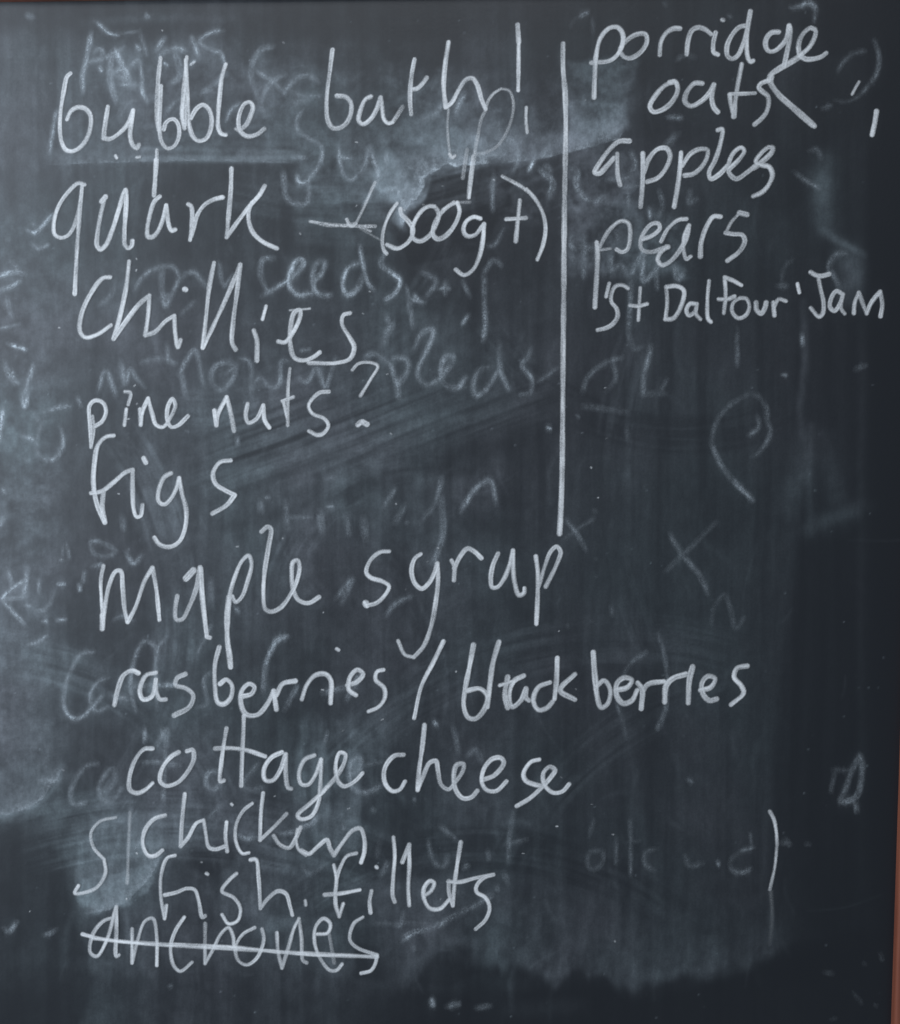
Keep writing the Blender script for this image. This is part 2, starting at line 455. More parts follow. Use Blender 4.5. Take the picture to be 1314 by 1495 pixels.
patch('1165,790 1250,780 1255,1100 1240,1430 1130,1440 1120,1200 1140,1000', -.60, 26, 6)
patch('1200,80 1268,80 1268,1300 1310,1400 1320,0 1200,0', -.55, 18, 5)  # right edge and top corner darkened, shade of the frame lip put into tone
# diagonal wipe in the middle
smear('340,765 480,728 640,675 815,625', 24, -.45)
smear('300,680 420,650 560,600 640,585', 12, -.25)
smear('390,655 520,618 700,570', 14, .020, .6, 5)
smear('360,690 480,655 620,618 760,600', 12, .022, .6, 5)
patch('340,700 400,660 560,600 800,560 780,600 600,660 400,720', .022, 22, 6, 30, 'd', 0, 5, 17)
patch('400,740 420,690 600,690 720,700 720,750 560,775', .014, 20, 8, 20, 'v', 0, 5, 18)
patch('150,440 600,440 820,500 820,560 500,600 150,580', .012, 40, 12, 40, 'd', 0, 5, 18)
# centre column of smears below "cottage"
patch('430,1060 540,1050 560,1120 520,1235 440,1235 420,1150', .050, 34, 12, 24, 'v', 0, 5, 19)
patch('470,1100 530,1100 520,1200 480,1200', .03, 24, 10, 24, 'v', 0, 5, 20)
patch('560,940 740,930 760,1060 600,1060', -.15, 40, 10)
# patch above "anchovies"
patch('118,1190 235,1180 240,1230 215,1290 190,1318 160,1328 122,1336 108,1300 100,1230', .050, 16, 8, 22, 'v', .0, 4, 21)
patch('118,1285 215,1265 236,1245 222,1290 190,1320 160,1326 124,1337 112,1310', .075, 7, 6, 16, 'm', .03, 3, 22)
patch('230,1190 420,1200 460,1240 560,1290 600,1330 560,1400 480,1410 330,1400 200,1380 190,1330', .018, 26, 12, 30, 'c', 0, 4, 23)
patch('128,1342 182,1322 205,1345 160,1400 120,1395', -.45, 12, 4)
patch('275,1232 340,1232 345,1262 310,1280 282,1270', -.6, 12, 4)
smear('368,1320 376,1345 384,1368', 20, .06, 1, 11)
smear('180,1320 186,1350 190,1380', 10, .07, 1, 12)
smear('385,1340 400,1352 420,1348', 18, .06, 1, 13)
smear('560,1300 600,1296 640,1320', 30, .05, 1, 14)
smear('562,1318 590,1330 620,1345', 26, .03, 1, 15)
smear('470,1400 495,1418 510,1400', 24, .055, 1, 16)
smear('590,1370 605,1400 592,1425', 22, .055, 1, 17)
smear('628,1355 630,1385 612,1405', 16, .035, 1, 18)
patch('600,1290 700,1270 780,1320 800,1400 640,1380 600,1330', .018, 30, 12, 26, 'c', 0, 4, 34)
patch('640,1390 668,1380 690,1385 700,1420 660,1440 600,1440', -.6, 12, 5)
patch('520,1372 555,1385 560,1430 520,1430', -.55, 10, 4)
smear('470,1310 520,1290 560,1300', 34, .035, 1, 19)
# the hem of the wiped curtain at lower right
hem = lerp(GX[0], [(640, 1400), (690, 1405), (740, 1410), (790, 1422), (812, 1434), (835, 1416), (885, 1428), (905, 1446), (925, 1450), (960, 1434), (1000, 1424), (1035, 1428), (1080, 1424), (1130, 1396), (1170, 1370)])
hem = hem + 22 * (fbm(GX[0] / 15, GX[0] * 0, 301, 3, .5) - .5) * 2 * lerp(GX[0], [(700, 1), (860, 1), (950, .35), (1170, .2)])
up_ = hem[None, :] - GY
gate = lerp(GX, [(655, 0), (720, 1), (1115, 1), (1160, .3), (1200, 0)])
D += gate * sstep(up_ / 20 + .3) * np.exp(-np.clip(up_, 0, 999) / 75) * (.35 + .65 * con(.7 * fbm(GX / 13 + GY * .012, GY / 190, 303, 3) + .3 * mott)) * lerp(GX, [(700, .042), (900, .042), (925, .058), (1040, .055), (1090, .030), (1160, .016)])
D *= 1 - sstep(-up_ / 16 + .3) * lerp(GX, [(600, 0), (680, .6), (1100, .6), (1200, .3), (1300, 0)])
smear('915,1385 920,1415 922,1440', 30, .03, .6, 20)
smear('1040,1380 1045,1405 1040,1415', 26, .04, .6, 21)
smear('798,1395 805,1412 808,1425', 18, .03, .6, 22)
smear('825,1310 830,1350 825,1400', 26, .022, .6, 23)
smear('912,1050 925,1130 940,1230 965,1330', 14, .022, .6, 24)
smear('960,1040 985,1100 1000,1200', 10, .012, .6, 25)
smear('1118,1050 1118,1200 1110,1330', 10, .012, .6, 26)
smear('1124,1300 1127,1350 1126,1395', 9, .030, .6, 27)
patch('540,1760 560,1450 700,1448 812,1436 890,1436 925,1456 1040,1430 1125,1400 1180,1380 1250,1360 1420,1340 1420,1760', -.72, 30, 8)
smear('420,1440 520,1450 600,1470', 40, .010, .6, 28)
smear('740,1475 790,1472 850,1468', 22, .014, .6, 28)
patch('1264,60 1330,60 1330,1500 1255,1500', -.5, 16, 3)  # shade beside the right rail, painted as a darker strip
# finger marks
rs = random.Random(4)
for k in range(300):
    x = rs.uniform(0, 1150); y = rs.uniform(60, 1420)
    L = rs.uniform(15, 110); a = rs.gauss(math.pi / 2, .18)
    if 430 < y < 760 and 300 < x < 800 and rs.random() < .6: a = rs.gauss(-.35, .1)
    if k % 3 == 0: L *= .4; a = rs.uniform(0, 6)
    smear('%f,%f %f,%f %f,%f' % (x, y, x + .5 * L * math.cos(a + .2), y + .5 * L * math.sin(a + .2), x + L * math.cos(a), y + L * math.sin(a)), rs.uniform(2.5, 10), rs.uniform(.006, .024) * (1.3 if x < 820 else .7), .9, k % 13)
def arc(cx, cy, r0, r1, a0, a1, amt, seed):
    """a curved swipe of the cloth, streaked along its own direction"""
    global D
    r = np.hypot(GX - cx, GY - cy); th = np.degrees(np.arctan2(GY - cy, GX - cx)) % 360
    mid = (a0 + a1) / 2; dth = (th - mid + 180) % 360 - 180
    mk = sstep((r - r0) / 14) * sstep((r1 - r) / 14) * sstep(((a1 - a0) / 2 - np.abs(dth)) / 9)
    T = con(fbm(dth * r / 9000 + seed, r / 6, 401 + seed, 4, .62)) * (.4 + .6 * con(fbm(GX / 50, GY / 50, 421 + seed, 2)))
    D = np.where(mk > 0, D + amt * mk * T * base / .04, D) if amt > 0 else D * (1 + amt * mk * np.clip(T, 0, 1.3))
for i_, q in enumerate([(250, 1900, 640, 760, 250, 300, .02), (900, 1500, 520, 610, 215, 290, .014), (-200, 900, 420, 500, -40, 45, .022), (500, -300, 560, 640, 40, 110, .016),
                        (1500, 700, 560, 640, 150, 205, .014), (700, 1700, 420, 500, 230, 310, -.35), (300, 200, 360, 440, 20, 100, .014), (1000, 300, 300, 370, 60, 160, -.30),
                        (0, 1300, 300, 380, 270, 350, .016), (620, 900, 180, 250, 180, 280, .014), (1200, 1500, 480, 560, 200, 260, .010), (400, 1000, 210, 270, 300, 380, -.3)]):
    arc(*q, i_)
for k in range(34):                                             # hairline scratches and stray cloth lines
    x = rs.uniform(0, 1250); y = rs.uniform(0, 1450); L = rs.uniform(30, 160); a = rs.choice([rs.gauss(1.57, .3), rs.gauss(-.3, .3), rs.uniform(0, 6)])
    smear('%f,%f %f,%f %f,%f' % (x, y, x + .5 * L * math.cos(a + .12), y + .5 * L * math.sin(a + .12), x + L * math.cos(a), y + L * math.sin(a)), 2.6, rs.uniform(.008, .03) * (1.2 if x < 820 else .6), .9, k % 9)
k_ = lerp(GX, [(0, .22), (700, .20), (860, .08), (1300, .06)])
D *= (1 - k_ + k_ * con(mott)) * (.90 + .10 * con(fbm(GX / 6, GY / 9, 311, 3, .7)))
rs = np.random.RandomState(3)
for k in range(420):                                            # specks of chalk
    x, y = rs.uniform(0, 1300), rs.uniform(0, 1495)
    ix, iy = int((x - GX0) / PIT), int((y - GY0) / PIT)
    D[iy, ix] += rs.rand() ** 3 * .22

XS, ZS = XR + .004, ZT + .004
import bmesh
def bar(name, lo, hi, mat, bev=.0025, label=None):
    bm = bmesh.new(); bmesh.ops.create_cube(bm, size=1)
    for v in bm.verts:
        v.co = Vector([(lo[i] + hi[i]) / 2 + v.co[i] * (hi[i] - lo[i]) for i in range(3)])
    bmesh.ops.bevel(bm, geom=list(bm.edges), offset=bev, segments=4, affect='EDGES', profile=.5)
    me = bpy.data.meshes.new(name); bm.to_mesh(me); bm.free()
    for f_ in me.polygons: f_.use_smooth = True
    return link(name, me, mat, board, label)
FW, FY = .032, -.007
bar('frame_rail', (XR, FY, ZB - FW), (XR + FW, .016, ZT + FW), M_WOOD)
bar('frame_rail', (XL - FW, FY, ZB - FW), (XL, .016, ZT + FW), M_WOOD)
bar('frame_rail', (XL + .0003, FY + .0006, ZT), (XR - .0003, .0155, ZT + FW - .0006), M_WOOD)
bar('frame_rail', (XL + .0003, FY + .0006, ZB - FW + .0006), (XR - .0003, .0155, ZB), M_WOOD)
bar('back_panel', (XL - .005, .003, ZB - .005), (XR + .005, .010, ZT + .005), M_BACK, .0005)

me = bpy.data.meshes.new('wall')
me.from_pydata([(-3, .017, 0), (3, .017, 0), (3, .017, 3), (-3, .017, 3)], [], [(0, 1, 2, 3)])
M_WALL, nt, p = new_mat('painted_plaster_wall')
p.inputs['Base Color'].default_value = (.5, .49, .46, 1); p.inputs['Roughness'].default_value = .85
b = N(nt, 'ShaderNodeBump'); b.inputs['Strength'].default_value = .3; b.inputs['Distance'].default_value = .001
nt.links.new(noise(nt, 60, 5, .6), b.inputs['Height']); nt.links.new(b.outputs[0], p.inputs['Normal'])
wall = link('wall', me, M_WALL); wall['kind'] = 'structure'

A1 = (60, 30, 3.65); A2 = (420, 30, 3.1286); A3 = (820, 0, 2.66); A3b = (1060, 0, 4.984); A4 = (820, 200, 2.66); A4b = (820, 100, 3.933)
A4c = (1060, 300, 3.736); A5 = (80, 370, 2.527); A5b = (120, 360, 2.628); A5c = (380, 350, 2.7375); A6 = (100, 620, 3.458); A7 = (480, 740, 3.458)
A8 = (80, 920, 2.433); A9 = (560, 920, 2.346); B1 = (80, 1040, 3.285); B2 = (460, 1040, 3.285); B3 = (440, 1180, 3.458)
B4 = (60, 1230, 2.628); T0 = (0, 0, 3.982); S2 = (400, 90, 2.986); S3 = (340, 220, 2.628); L1 = (0, 300, 3.74); L2 = (0, 700, 3.74)
L3 = (0, 1100, 3.785); R1_ = (820, 480, 3.115); R2_ = (760, 1050, 3.285); R3_ = (1060, 1100, 3.783); C1 = (340, 660, 2.527)
K1 = (300, 1380, 2.527); K2 = (80, 1170, 2.628); PX = (0, 0, 1.0)

def ghost(name, label, blocks, **k):
    stuff = name == 'erased_mark' and not label.startswith(('wiped round', 'faint wiped letter'))
    k.setdefault('soft', 4.4); k.setdefault('rough', .4); k.setdefault('thick', .00003)
    o = chalk(name, label, blocks, mat=M_GHOST, parent=board, **k)
    if stuff: o['kind'] = 'stuff'
def word(label, blocks, name='chalk_word', **k):
    chalk(name, label, blocks, mat=M_CHALK, parent=board, **k)

def torn_smear(label, edge, far, a_near, r_near, a_far, r_far, seed, rag=5):
    """rubbed chalk that stops at a ragged edge and thins out away from it"""
    E = np.array([[float(v) for v in t.split(',')] for t in edge.split()]); Fp = np.array([[float(v) for v in t.split(',')] for t in far.split()])
    P = np.vstack([E, Fp]); lo = np.floor(P.min(0) - 8).astype(int); hi = np.ceil(P.max(0) + 8).astype(int)
    Y_, X_ = np.mgrid[lo[1]:hi[1] + 1, lo[0]:hi[0] + 1].astype(np.float32)
    Xw = X_ + rag * 2 * (fbm(X_ / 9, Y_ / 9, 501 + seed, 4, .7) - .5); Yw = Y_ + rag * 2 * (fbm(X_ / 9 + 40, Y_ / 9, 511 + seed, 4, .7) - .5)
    sd = inside(P, Xw, Yw)
    d = np.full(X_.shape, 1e9)
    for i in range(len(E) - 1):
        e = E[i + 1] - E[i]; t = np.clip(((Xw - E[i][0]) * e[0] + (Yw - E[i][1]) * e[1]) / (e @ e), 0, 1)
        d = np.minimum(d, np.hypot(Xw - E[i][0] - t * e[0], Yw - E[i][1] - t * e[1]))
    tex = (.45 + .55 * con(fbm(X_ / 14, Y_ / 14, 521 + seed, 4, .68))) * (.7 + .3 * con(fbm(X_ / 3.5, Y_ / 5, 531 + seed, 2)))
    fe = np.full(X_.shape, 1e9)
    Q = np.vstack([E[-1:], Fp, E[:1]])
    for i in range(len(Q) - 1):
        e = Q[i + 1] - Q[i]; t = np.clip(((X_ - Q[i][0]) * e[0] + (Y_ - Q[i][1]) * e[1]) / (e @ e + 1e-6), 0, 1)
        fe = np.minimum(fe, np.hypot(X_ - Q[i][0] - t * e[0], Y_ - Q[i][1] - t * e[1]))
    R = np.clip(sd / 2.0, 0, 1) * (a_near * np.exp(-d / r_near) + a_far * np.exp(-d / r_far)) * tex * sstep(fe / 26)
    chalk('chalk_smear', label, None, mat=M_GHOST, parent=board, thick=.00003, raster=(np.pad(R.astype(np.float32), 1), lo[0] - 1, lo[1] - 1))

torn_smear('ragged pale chalk smear above the bracketed amount', '725,239 708,240 690,243 681,240 665,246 651,241 639,251 622,257 620,270 614,284 610,292 601,293 597,301 591,309 593,322 587,336 582,309 584,293 578,276 566,277 559,281 554,272',
           '500,262 470,200 600,120 720,150 800,190', .34, 8, .26, 34, 1, 4)
torn_smear('pale wedge of rubbed chalk crossing the dividing line beside apples', '716,240 745,238 800,231 850,219 905,203 916,188', '918,150 820,90 700,190', .10, 9, .20, 26, 2, 2)
torn_smear('milky wiped patch at the left edge beside cottage', '-60,1194 10,1190 40,1182 62,1168 74,1150 88,1134 92,1112', '70,1000 -60,960', .20, 5, .09, 50, 3, 3)
torn_smear('pale wiped patch left of fish above anchovies', '112,1337 124,1337 160,1328 186,1318 200,1302 222,1280 234,1256 238,1232', '215,1180 110,1200 96,1290', .14, 6, .12, 44, 4, 3)
torn_smear('long pale wipe mark under the word bubble', '60,243 120,240 200,237 300,236 380,238 436,240', '436,200 300,190 60,205', .10, 4, .10, 18, 5, 1.5)

# -------- half wiped writing (lowest layers)
ghost('erased_word', 'faint wiped scribble above the word bubble', [
    (T0, ['a.40 :530,190 515,280 495,380 480,450 485,540', 'a.75 w4 :550,125 580,145 630,190 690,205', 'a.31 w3 :700,195 810,185',
          'a.47 :815,185 830,250 850,320', 'a.88 w5 :800,265 808,285', 'a.44 :540,330 565,290 590,290 600,330', 'a.38 w8 :500,360 600,340 720,280',
          'a.47 w9 :670,290 700,350 740,440 770,500', 'a.44 w8 :650,430 700,400 750,400', 'a.50 :700,490 800,490', 'a.69 w5 :750,395 805,350 825,440 830,540 860,590',
          'a.38 w8 :900,300 930,260 960,220', 'a.62 :1115,220 1135,270 1155,335', 'a.69 w5 :1300,180 1240,185 1160,240 1220,285 1280,310 1305,370',
          'a.40 :920,340 960,300 1040,285 1080,300', 'a.62 w4 :1100,380 1135,355', 'a.44 w7 :1310,420 1240,500 1170,545', 'a.28 w10 :1010,290 1050,440 1000,480',
          'a.28 w8 :690,680 740,600 800,570', 'a.38 w5 :960,670 1000,610 1060,565', 'a.75>.31 w5 :285,890 300,800 320,690 330,640', 'a.75 w6 :580,395 590,408', 'a.99 w5 :958,370 970,380', 'a.62 w4 :850,85 860,100', 'a.31 w9 :160,90 185,100',
          'a.25 w10 :650,300 640,450 680,600', 'a.25 w14 :670,420 760,470']),
    (A1, ['a.35 :1240,140 1180,150 1130,220 1120,300 1150,400 1175,490', 'a.45 w4 :985,540 1010,480 1060,440', 'a.28 w7 :1150,270 1230,320 1300,390', 'a.25 w7 :1190,520 1180,420 1230,330 1300,290'])])
ghost('erased_word', 'wiped letters s t y between the words bubble bath and the bracketed amount', [
    (S2, ['a.36>.99 w5 :130,210 100,250 105,300 160,340 205,370 205,430 170,490 130,530 105,520 100,500', 'a.46 w5 :285,370 285,440 310,500 335,515 365,495 400,440 415,370',
          'a.54 w5 :280,415 335,420', 'a.46>.72 w5 :420,370 430,420 455,490 430,560 392,627', 'a.24 w7 :30,160 80,90 140,60 200,90', 'a.24 w7 :40,110 120,150 210,150', 'a.22 w8 :60,180 150,170',
          'a.48 w5 :80,415 140,420', 'a.26 w8 :40,480 60,600 140,620 150,500', 'a.66 w5 :1135,430 1110,475', 'a.26 w7 :1000,320 1050,360 1065,420 1040,480', 'a.36 w5 :980,260 985,400', 'a.42 w5 :860,405 1010,405',
          'a.48 w7 :1185,455 1200,470', 'a.42 w7 :835,140 800,200 790,240', 'a.24 w7 :960,480 955,600', 'a.24 w9 :1200,590 1215,530 1160,470', 'a.48 w6 :490,400 490,435', 'a.66 w4 :470,545 480,570 540,548', 'a.30 w8 :640,260 700,230 745,180'])], rough=.55)
ghost('erased_word', 'wiped word seeds under the bracketed amount', [
    (A5b, ['a.46 :735,45 695,50 683,100 700,150 715,175', 'a.46 :690,192 750,155 820,105 850,60 830,50 800,95 795,150 830,185 880,180', 'a.42 :885,140 925,90 930,60 905,60 885,110 895,170 930,190 955,185',
           'a.40 :1065,60 1020,85 1000,140 1015,185 1050,170 1078,110', 'a.40>.83 w5 :1065,-5 1080,80 1095,140 1118,165', 'a.68 w5 r.5 :1165,20 1145,65 1185,100 1220,130 1200,180 1160,205',
           'a.55 w4 :1240,150 1262,200 1315,215', 'a.31 :1250,190 1270,310', 'a.88 w4 :1275,185 1285,200']),
    (S3, ['a.28 :960,480 1000,420 1030,440', 'a.33 w5 :790,530 830,530', 'a.33 w5 :815,500 815,550', 'a.50 w5 :905,630 880,665', 'a.33 w5 :880,500 910,560', 'a.39 w7 r.8 :965,590 968,680 960,730', 'a.24 w6 r.8 :965,460 965,600', 'a.35 w4 :970,365 1000,365 1040,300', 'a.24 w6 :995,110 998,230',
          'a.22 :740,560 780,500 730,470'])])
ghost('erased_word', 'faint wiped letters o n behind the word chillies', [
    (A5b, ['a.22 :200,170 240,110 300,80 350,80 370,120 340,190 320,230 305,150 310,90', 'a.25 :370,130 400,105 430,100 475,155', 'a.28 w7 :380,260 430,215', 'a.22 :525,60 545,150 580,110', 'a.18 :60,230 110,190 125,130', 'a.18 w9 :300,200 340,190'])])
ghost('erased_word', 'wiped line of words behind pine nuts with a question mark', [
    (A5b, ['a.22 :60,560 90,480 130,570', 'a.25 :150,440 165,525 185,470 205,500 240,540', 'a.45 w5 :325,370 328,445', 'a.25 :225,445 300,430 360,450', 'a.28 :370,490 430,400 465,530', 'a.2 w8 :400,580 380,490',
           'a.26 :570,440 510,460 495,510 530,550 570,520 590,460 550,440', 'a.4 w5 :550,490 600,450', 'a.24 w7 :600,430 640,440 650,580', 'a.42 w5 :655,530 685,500 720,540 755,530 765,440 800,440', 'a.36 w5 :830,505 860,520 900,470 932,540 955,480 975,425', 'a.7 w5 :930,535 940,538',
           'a.35 w5 :840,400 870,395', 'a.3 :1085,430 1110,410 1180,450 1200,500 1215,580', 'a.3 :1180,430 1240,430 1250,470 1215,530', 'a.2 w8 :1160,340 1190,300 1150,380']),
    (A5c, ['a.36 w7 :515,490 545,570 555,630', 'a.24 w8 :570,470 595,500 560,570 550,580', 'a.28 :610,450 650,370 690,360 680,410 640,490 630,540 660,580 700,570 760,500 770,465 740,470 720,530 740,580 790,590 820,550',
           'a.28 :930,510 880,520 850,580 860,625 900,600 950,520', 'a.28 :955,410 960,520 995,600', 'a.38 w5 :1085,430 1070,470 1045,500 1085,560 1080,610 1040,620', 'a.25 w4 :1110,570 1190,510', 'a.2 w7 :480,410 520,350 500,300', 'a.8 w4 :548,628 556,632', 'a.9 w4 :1148,752 1158,756'])])
ghost('erased_word', 'wiped letters just above the bracketed amount column and the line', [
    (A4b, ['a.25 w8 r.6 :50,560 90,600 80,660 130,740 200,765 240,740', 'a.22 w8 r.6 :400,480 420,560 370,630 260,640', 'a.4 w5 r.6 :345,685 440,668', 'a.5 w5 :52,960 55,1020 75,1045', 'a.28 w8 r.6 :130,980 130,1200', 'a.24 w7 r.6 :50,1060 70,1110', 'a.28 w7 r.6 :290,1060 275,1160 340,1130 370,1180',
           'a.32 w7 r.6 :390,1200 440,1100 470,1050 470,1220 530,1170 560,1130', 'a.32 w6 r.6 :545,1170 548,1265', 'a.3 w7 r.6 :650,1130 670,1210 710,1160', 'a.45 w4 :500,800 508,860', 'a.22 w6 r.6 :380,700 385,800', 'a.24 w7 r.6 :560,700 580,790 560,850', 'a.24 w6 r.6 :740,700 730,770 780,750',
           'a.3 w5 :600,280 690,290', 'a.2 w6 :610,450 680,370', 'a.22 w6 :400,1220 385,1490', 'a.3 w5 :315,935 325,985', 'a.2 w8 r.7 :100,1020 180,1040'])], rough=.6)
ghost('erased_mark', 'faint ring and tick right of porridge', [
    (A3b, ['a.07>.28 w4 :800,540 850,460 890,420', 'a.15 w6 :880,420 920,390 1010,370', 'a.08>.28 w5 :1075,290 1112,400 1100,520 1040,620', 'a.29>.24 w5 :1040,620 960,700 880,740 790,730', 'a.17 w5 :700,790 760,770', 'a.15 w6 :500,60 470,55',
           'a.07>.59 w6 :470,60 540,45 600,25 640,45 650,75', 'a.28>.14 w5 :650,80 640,160', 'a.17 w6 :600,1100 660,1090 690,1150', 'a.17 w6 :490,1250 560,1300 680,1370', 'a.24 w6 :1070,300 1080,305']),
    (A3, ['a.10 w5 :35,120 45,80 80,60', 'a.42>.63 w5 :70,65 100,48', 'a.10 w5 :120,70 122,130', 'a.24 w5 :650,62 655,66', 'a.17 w7 :440,235 480,215 520,225', 'a.14 w7 :400,15 405,20', 'a.17 w5 :410,455 465,455', 'a.14 w6 :400,560 450,515'])])
ghost('erased_mark', 'wiped round scribble over the word Jam', [(A4c, ['a.22 w8 :655,260 610,265 575,300 560,345 590,390 620,450', 'a.11 w8 :280,440 330,440', 'a.30 w5 :415,700 418,760', 'a.52 w3 :305,924 328,926', 'a.15 w7 :700,895 760,870', 'a.09 w6 :300,420 320,330 370,290', 'a.09 w6 :60,650 62,850'])])
ghost('erased_word', 'faint letters o l right of the dividing line', [(R1_, ['a.22 :275,130 200,155 120,220 95,290', 'a.10 :235,150 245,230 200,290', 'a.25 :405,75 395,130 375,200 370,300', 'a.08 w9 :85,350 300,380', 'a.08 w6 :295,450 300,500', 'a.08 w9 :360,300 480,290', 'a.09 w6 :440,300 480,230', 'a.12 :300,0 330,90 370,80', 'a.09 w6 :795,20 798,170'])])
ghost('erased_heart', 'faint wiped heart outline right of the dividing line', [(R1_, ['a.14 w7 :860,292 900,312 930,360 932,420', 'a.10>.15 w6 :865,290 760,350 700,430 680,520', 'a.17>.29 w7 :680,520 720,610 790,700 870,780', 'a.20 w6 :890,400 895,450 850,485', 'a.20>.12 w6 :930,410 948,470 900,560 865,585'])])
ghost('erased_cross', 'faint wiped cross at the foot of the dividing line', [(R1_, ['a.17 w6 :0,850 60,920 115,1010', 'a.14 w5 :0,965 80,905 150,860'])])
ghost('erased_cross', 'faint wiped cross below the heart', [(R1_, ['a.14 w7 :490,930 550,1030 620,1110 665,1195', 'a.32 w4 :663,1205 667,1208', 'a.11 w6 :465,1110 560,1020 640,940 710,870'])])
ghost('erased_mark', 'loose specks and faint letter below the crosses', [(R1_, ['a.08 w6 :680,1350 690,1270 740,1210 770,1280 790,1360 830,1310', 'a.17 w5 :150,828 154,830', 'a.21 w4 :155,1045 157,1046', 'a.21 w4 :155,1125 157,1126', 'a.13 w7 :25,1350 28,1355', 'a.09 w6 :225,1260 230,1300', 'a.29 w3 :70,395 76,402', 'a.29 w3 :1003,208 1018,212', 'a.17 w4 :135,1330 138,1331'])])
ghost('erased_mark', 'two faint curves behind the word blackberries', [(A9, ['a.08>.25 w5 :830,370 815,300 800,240 820,160 850,110 900,75', 'a.26>.13 w5 :940,10 965,100 972,200 965,270 940,340'])])
ghost('erased_word', 'wiped word starting with a large C behind raspberries', [
    (L2, ['a.42 w5 :515,940 450,950 400,1020 355,1140 350,1240 390,1300 440,1300 500,1250 555,1185', 'a.34 w5 :595,1080 530,1110 495,1180 510,1250 550,1260 590,1240']),
    (A8, ['a.32 w5 :290,290 270,210 285,100 320,40 360,60 365,100', 'a.3 w5 :395,25 370,60 360,140 365,280', 'a.45 w5 :260,200 360,195 440,195', 'a.25 w5 :500,275 540,260 530,180 550,150', 'a.36 w5 :825,20 780,50 750,120 740,220', 'a.3 w7 :815,285 860,200', 'a.26 w7 :950,225 1040,200', 'a.25 w9 :1035,250 1090,150',
          'a.2 w7 :230,220 260,240', 'a.25 w5 :320,345 322,389', 'a.25 w5 :380,345 390,389'])])
ghost('erased_word', 'wiped letters behind cottage and before it', [
    (B1, ['a.26 w7 :205,245 150,260 95,330 75,400 95,440 150,430', 'a.18 w7 :230,390 290,330 280,270 240,300 215,360 235,420 280,420 330,350', 'a.35 w5 :435,80 430,140', 'a.28 w6 :490,160 540,80 535,160 525,300 520,430', 'a.3 w5 :410,240 500,240 600,255',
          'a.3 w6 :790,280 740,290 725,340 760,370 800,340', 'a.2 w6 :980,240 900,350 940,370 1000,360', 'a.4 w6 :-80,325 10,325 30,320', 'a.2 w6 :365,440 355,700', 'a.3 w7 :880,590 920,605 970,600', 'a.3 w6 :1085,585 1150,570', 'a.3 w7 :1170,550 1230,535 1260,500', 'a.2 w6 :740,510 800,440', 'a.2 w6 :380,660 410,620']),
    (B2, ['a.36 w7 :160,300 215,270 215,220 180,230 165,300 190,370 240,385 320,350', 'a.4 w4 :60,90 45,150', 'a.16 w7 :660,60 690,200', 'a.16 w7 :730,210 770,180 800,240', 'a.25 w4 :230,255 330,235', 'a.5 w3 :475,415 478,420', 'a.8 w4 :572,45 582,60', 'a.4 w5 :135,540 140,555', 'a.2 w6 :275,465 282,470'])])
ghost('erased_word', 'faint row of wiped letters left of the curved stroke at lower right', [
    (R2_, ['a.14 w5 :390,625 330,640 320,700 350,720 390,690 395,630', 'a.18 w5 :460,565 455,695', 'a.14 w5 :525,470 530,600 527,750', 'a.13 w5 :500,590 570,585', 'a.15 w6 :655,620 600,635 595,690 640,725', 'a.14 w7 :790,650 810,700 870,690', 'a.50 w4 :945,682 950,696', 'a.30 w4 :1118,615 1055,630',
           'a.15 w5 :1100,545 1108,600', 'a.20 w5 :1050,635 1005,680 1015,725 1065,735 1105,715', 'a.18 w5 :800,290 820,300', 'a.12 w6 :330,560 350,480', 'a.13 w6 :670,0 655,45', 'a.09 w6 :1240,590 1290,600'])])
ghost('erased_mark', 'wiped diagonal smear and stray cross under fillets', [
    (B3, ['a.19 w5 :1075,0 1050,150 1045,280', 'a.29 w5 :1020,185 1140,155', 'a.34 w8 r.85 :510,665 560,630 650,605 720,575 790,530 870,495 960,440', 'a.64 w4 :960,434 968,437', 'a.18 w6 :700,90 790,165', 'a.14 w7 :640,160 670,270 720,290 740,240', 'a.16 w7 :395,160 385,240', 'a.21 w6 :400,340 440,270',
          'a.20 w6 :515,520 500,590 470,590', 'a.16 w5 :370,580 640,580', 'a.24 w6 :985,390 990,410', 'a.20 w6 :940,210 945,250', 'a.18 w8 :820,300 840,290', 'a.16 w8 :1020,320 1040,380', 'a.19 w5 :0,290 40,330 90,310 110,280', 'a.20 w6 :560,690 570,710'])])
ghost('erased_mark', 'faint wiped letter d close to the right edge', [(R3_, ['a.21 w7 :735,10 700,80 660,190 630,265 715,240 745,150 750,70 735,10', 'a.29 w6 :640,262 715,262', 'a.32 w6 :715,260 722,322', 'a.16 w6 :580,90 690,95', 'a.16 w6 :600,100 580,210', 'a.07 w6 :700,1320 750,1380', 'a.07 w5 :570,1475 620,1455', 'a.07 w6 :825,1388 828,1392', 'a.07 w6 :760,1158 765,1162', 'a.07 w6 :530,1205 590,1215', 'a.07 w6 :850,1100 860,1135', 'a.10 w7 :320,470 350,500', 'a.10 w6 :440,500 460,500'])])
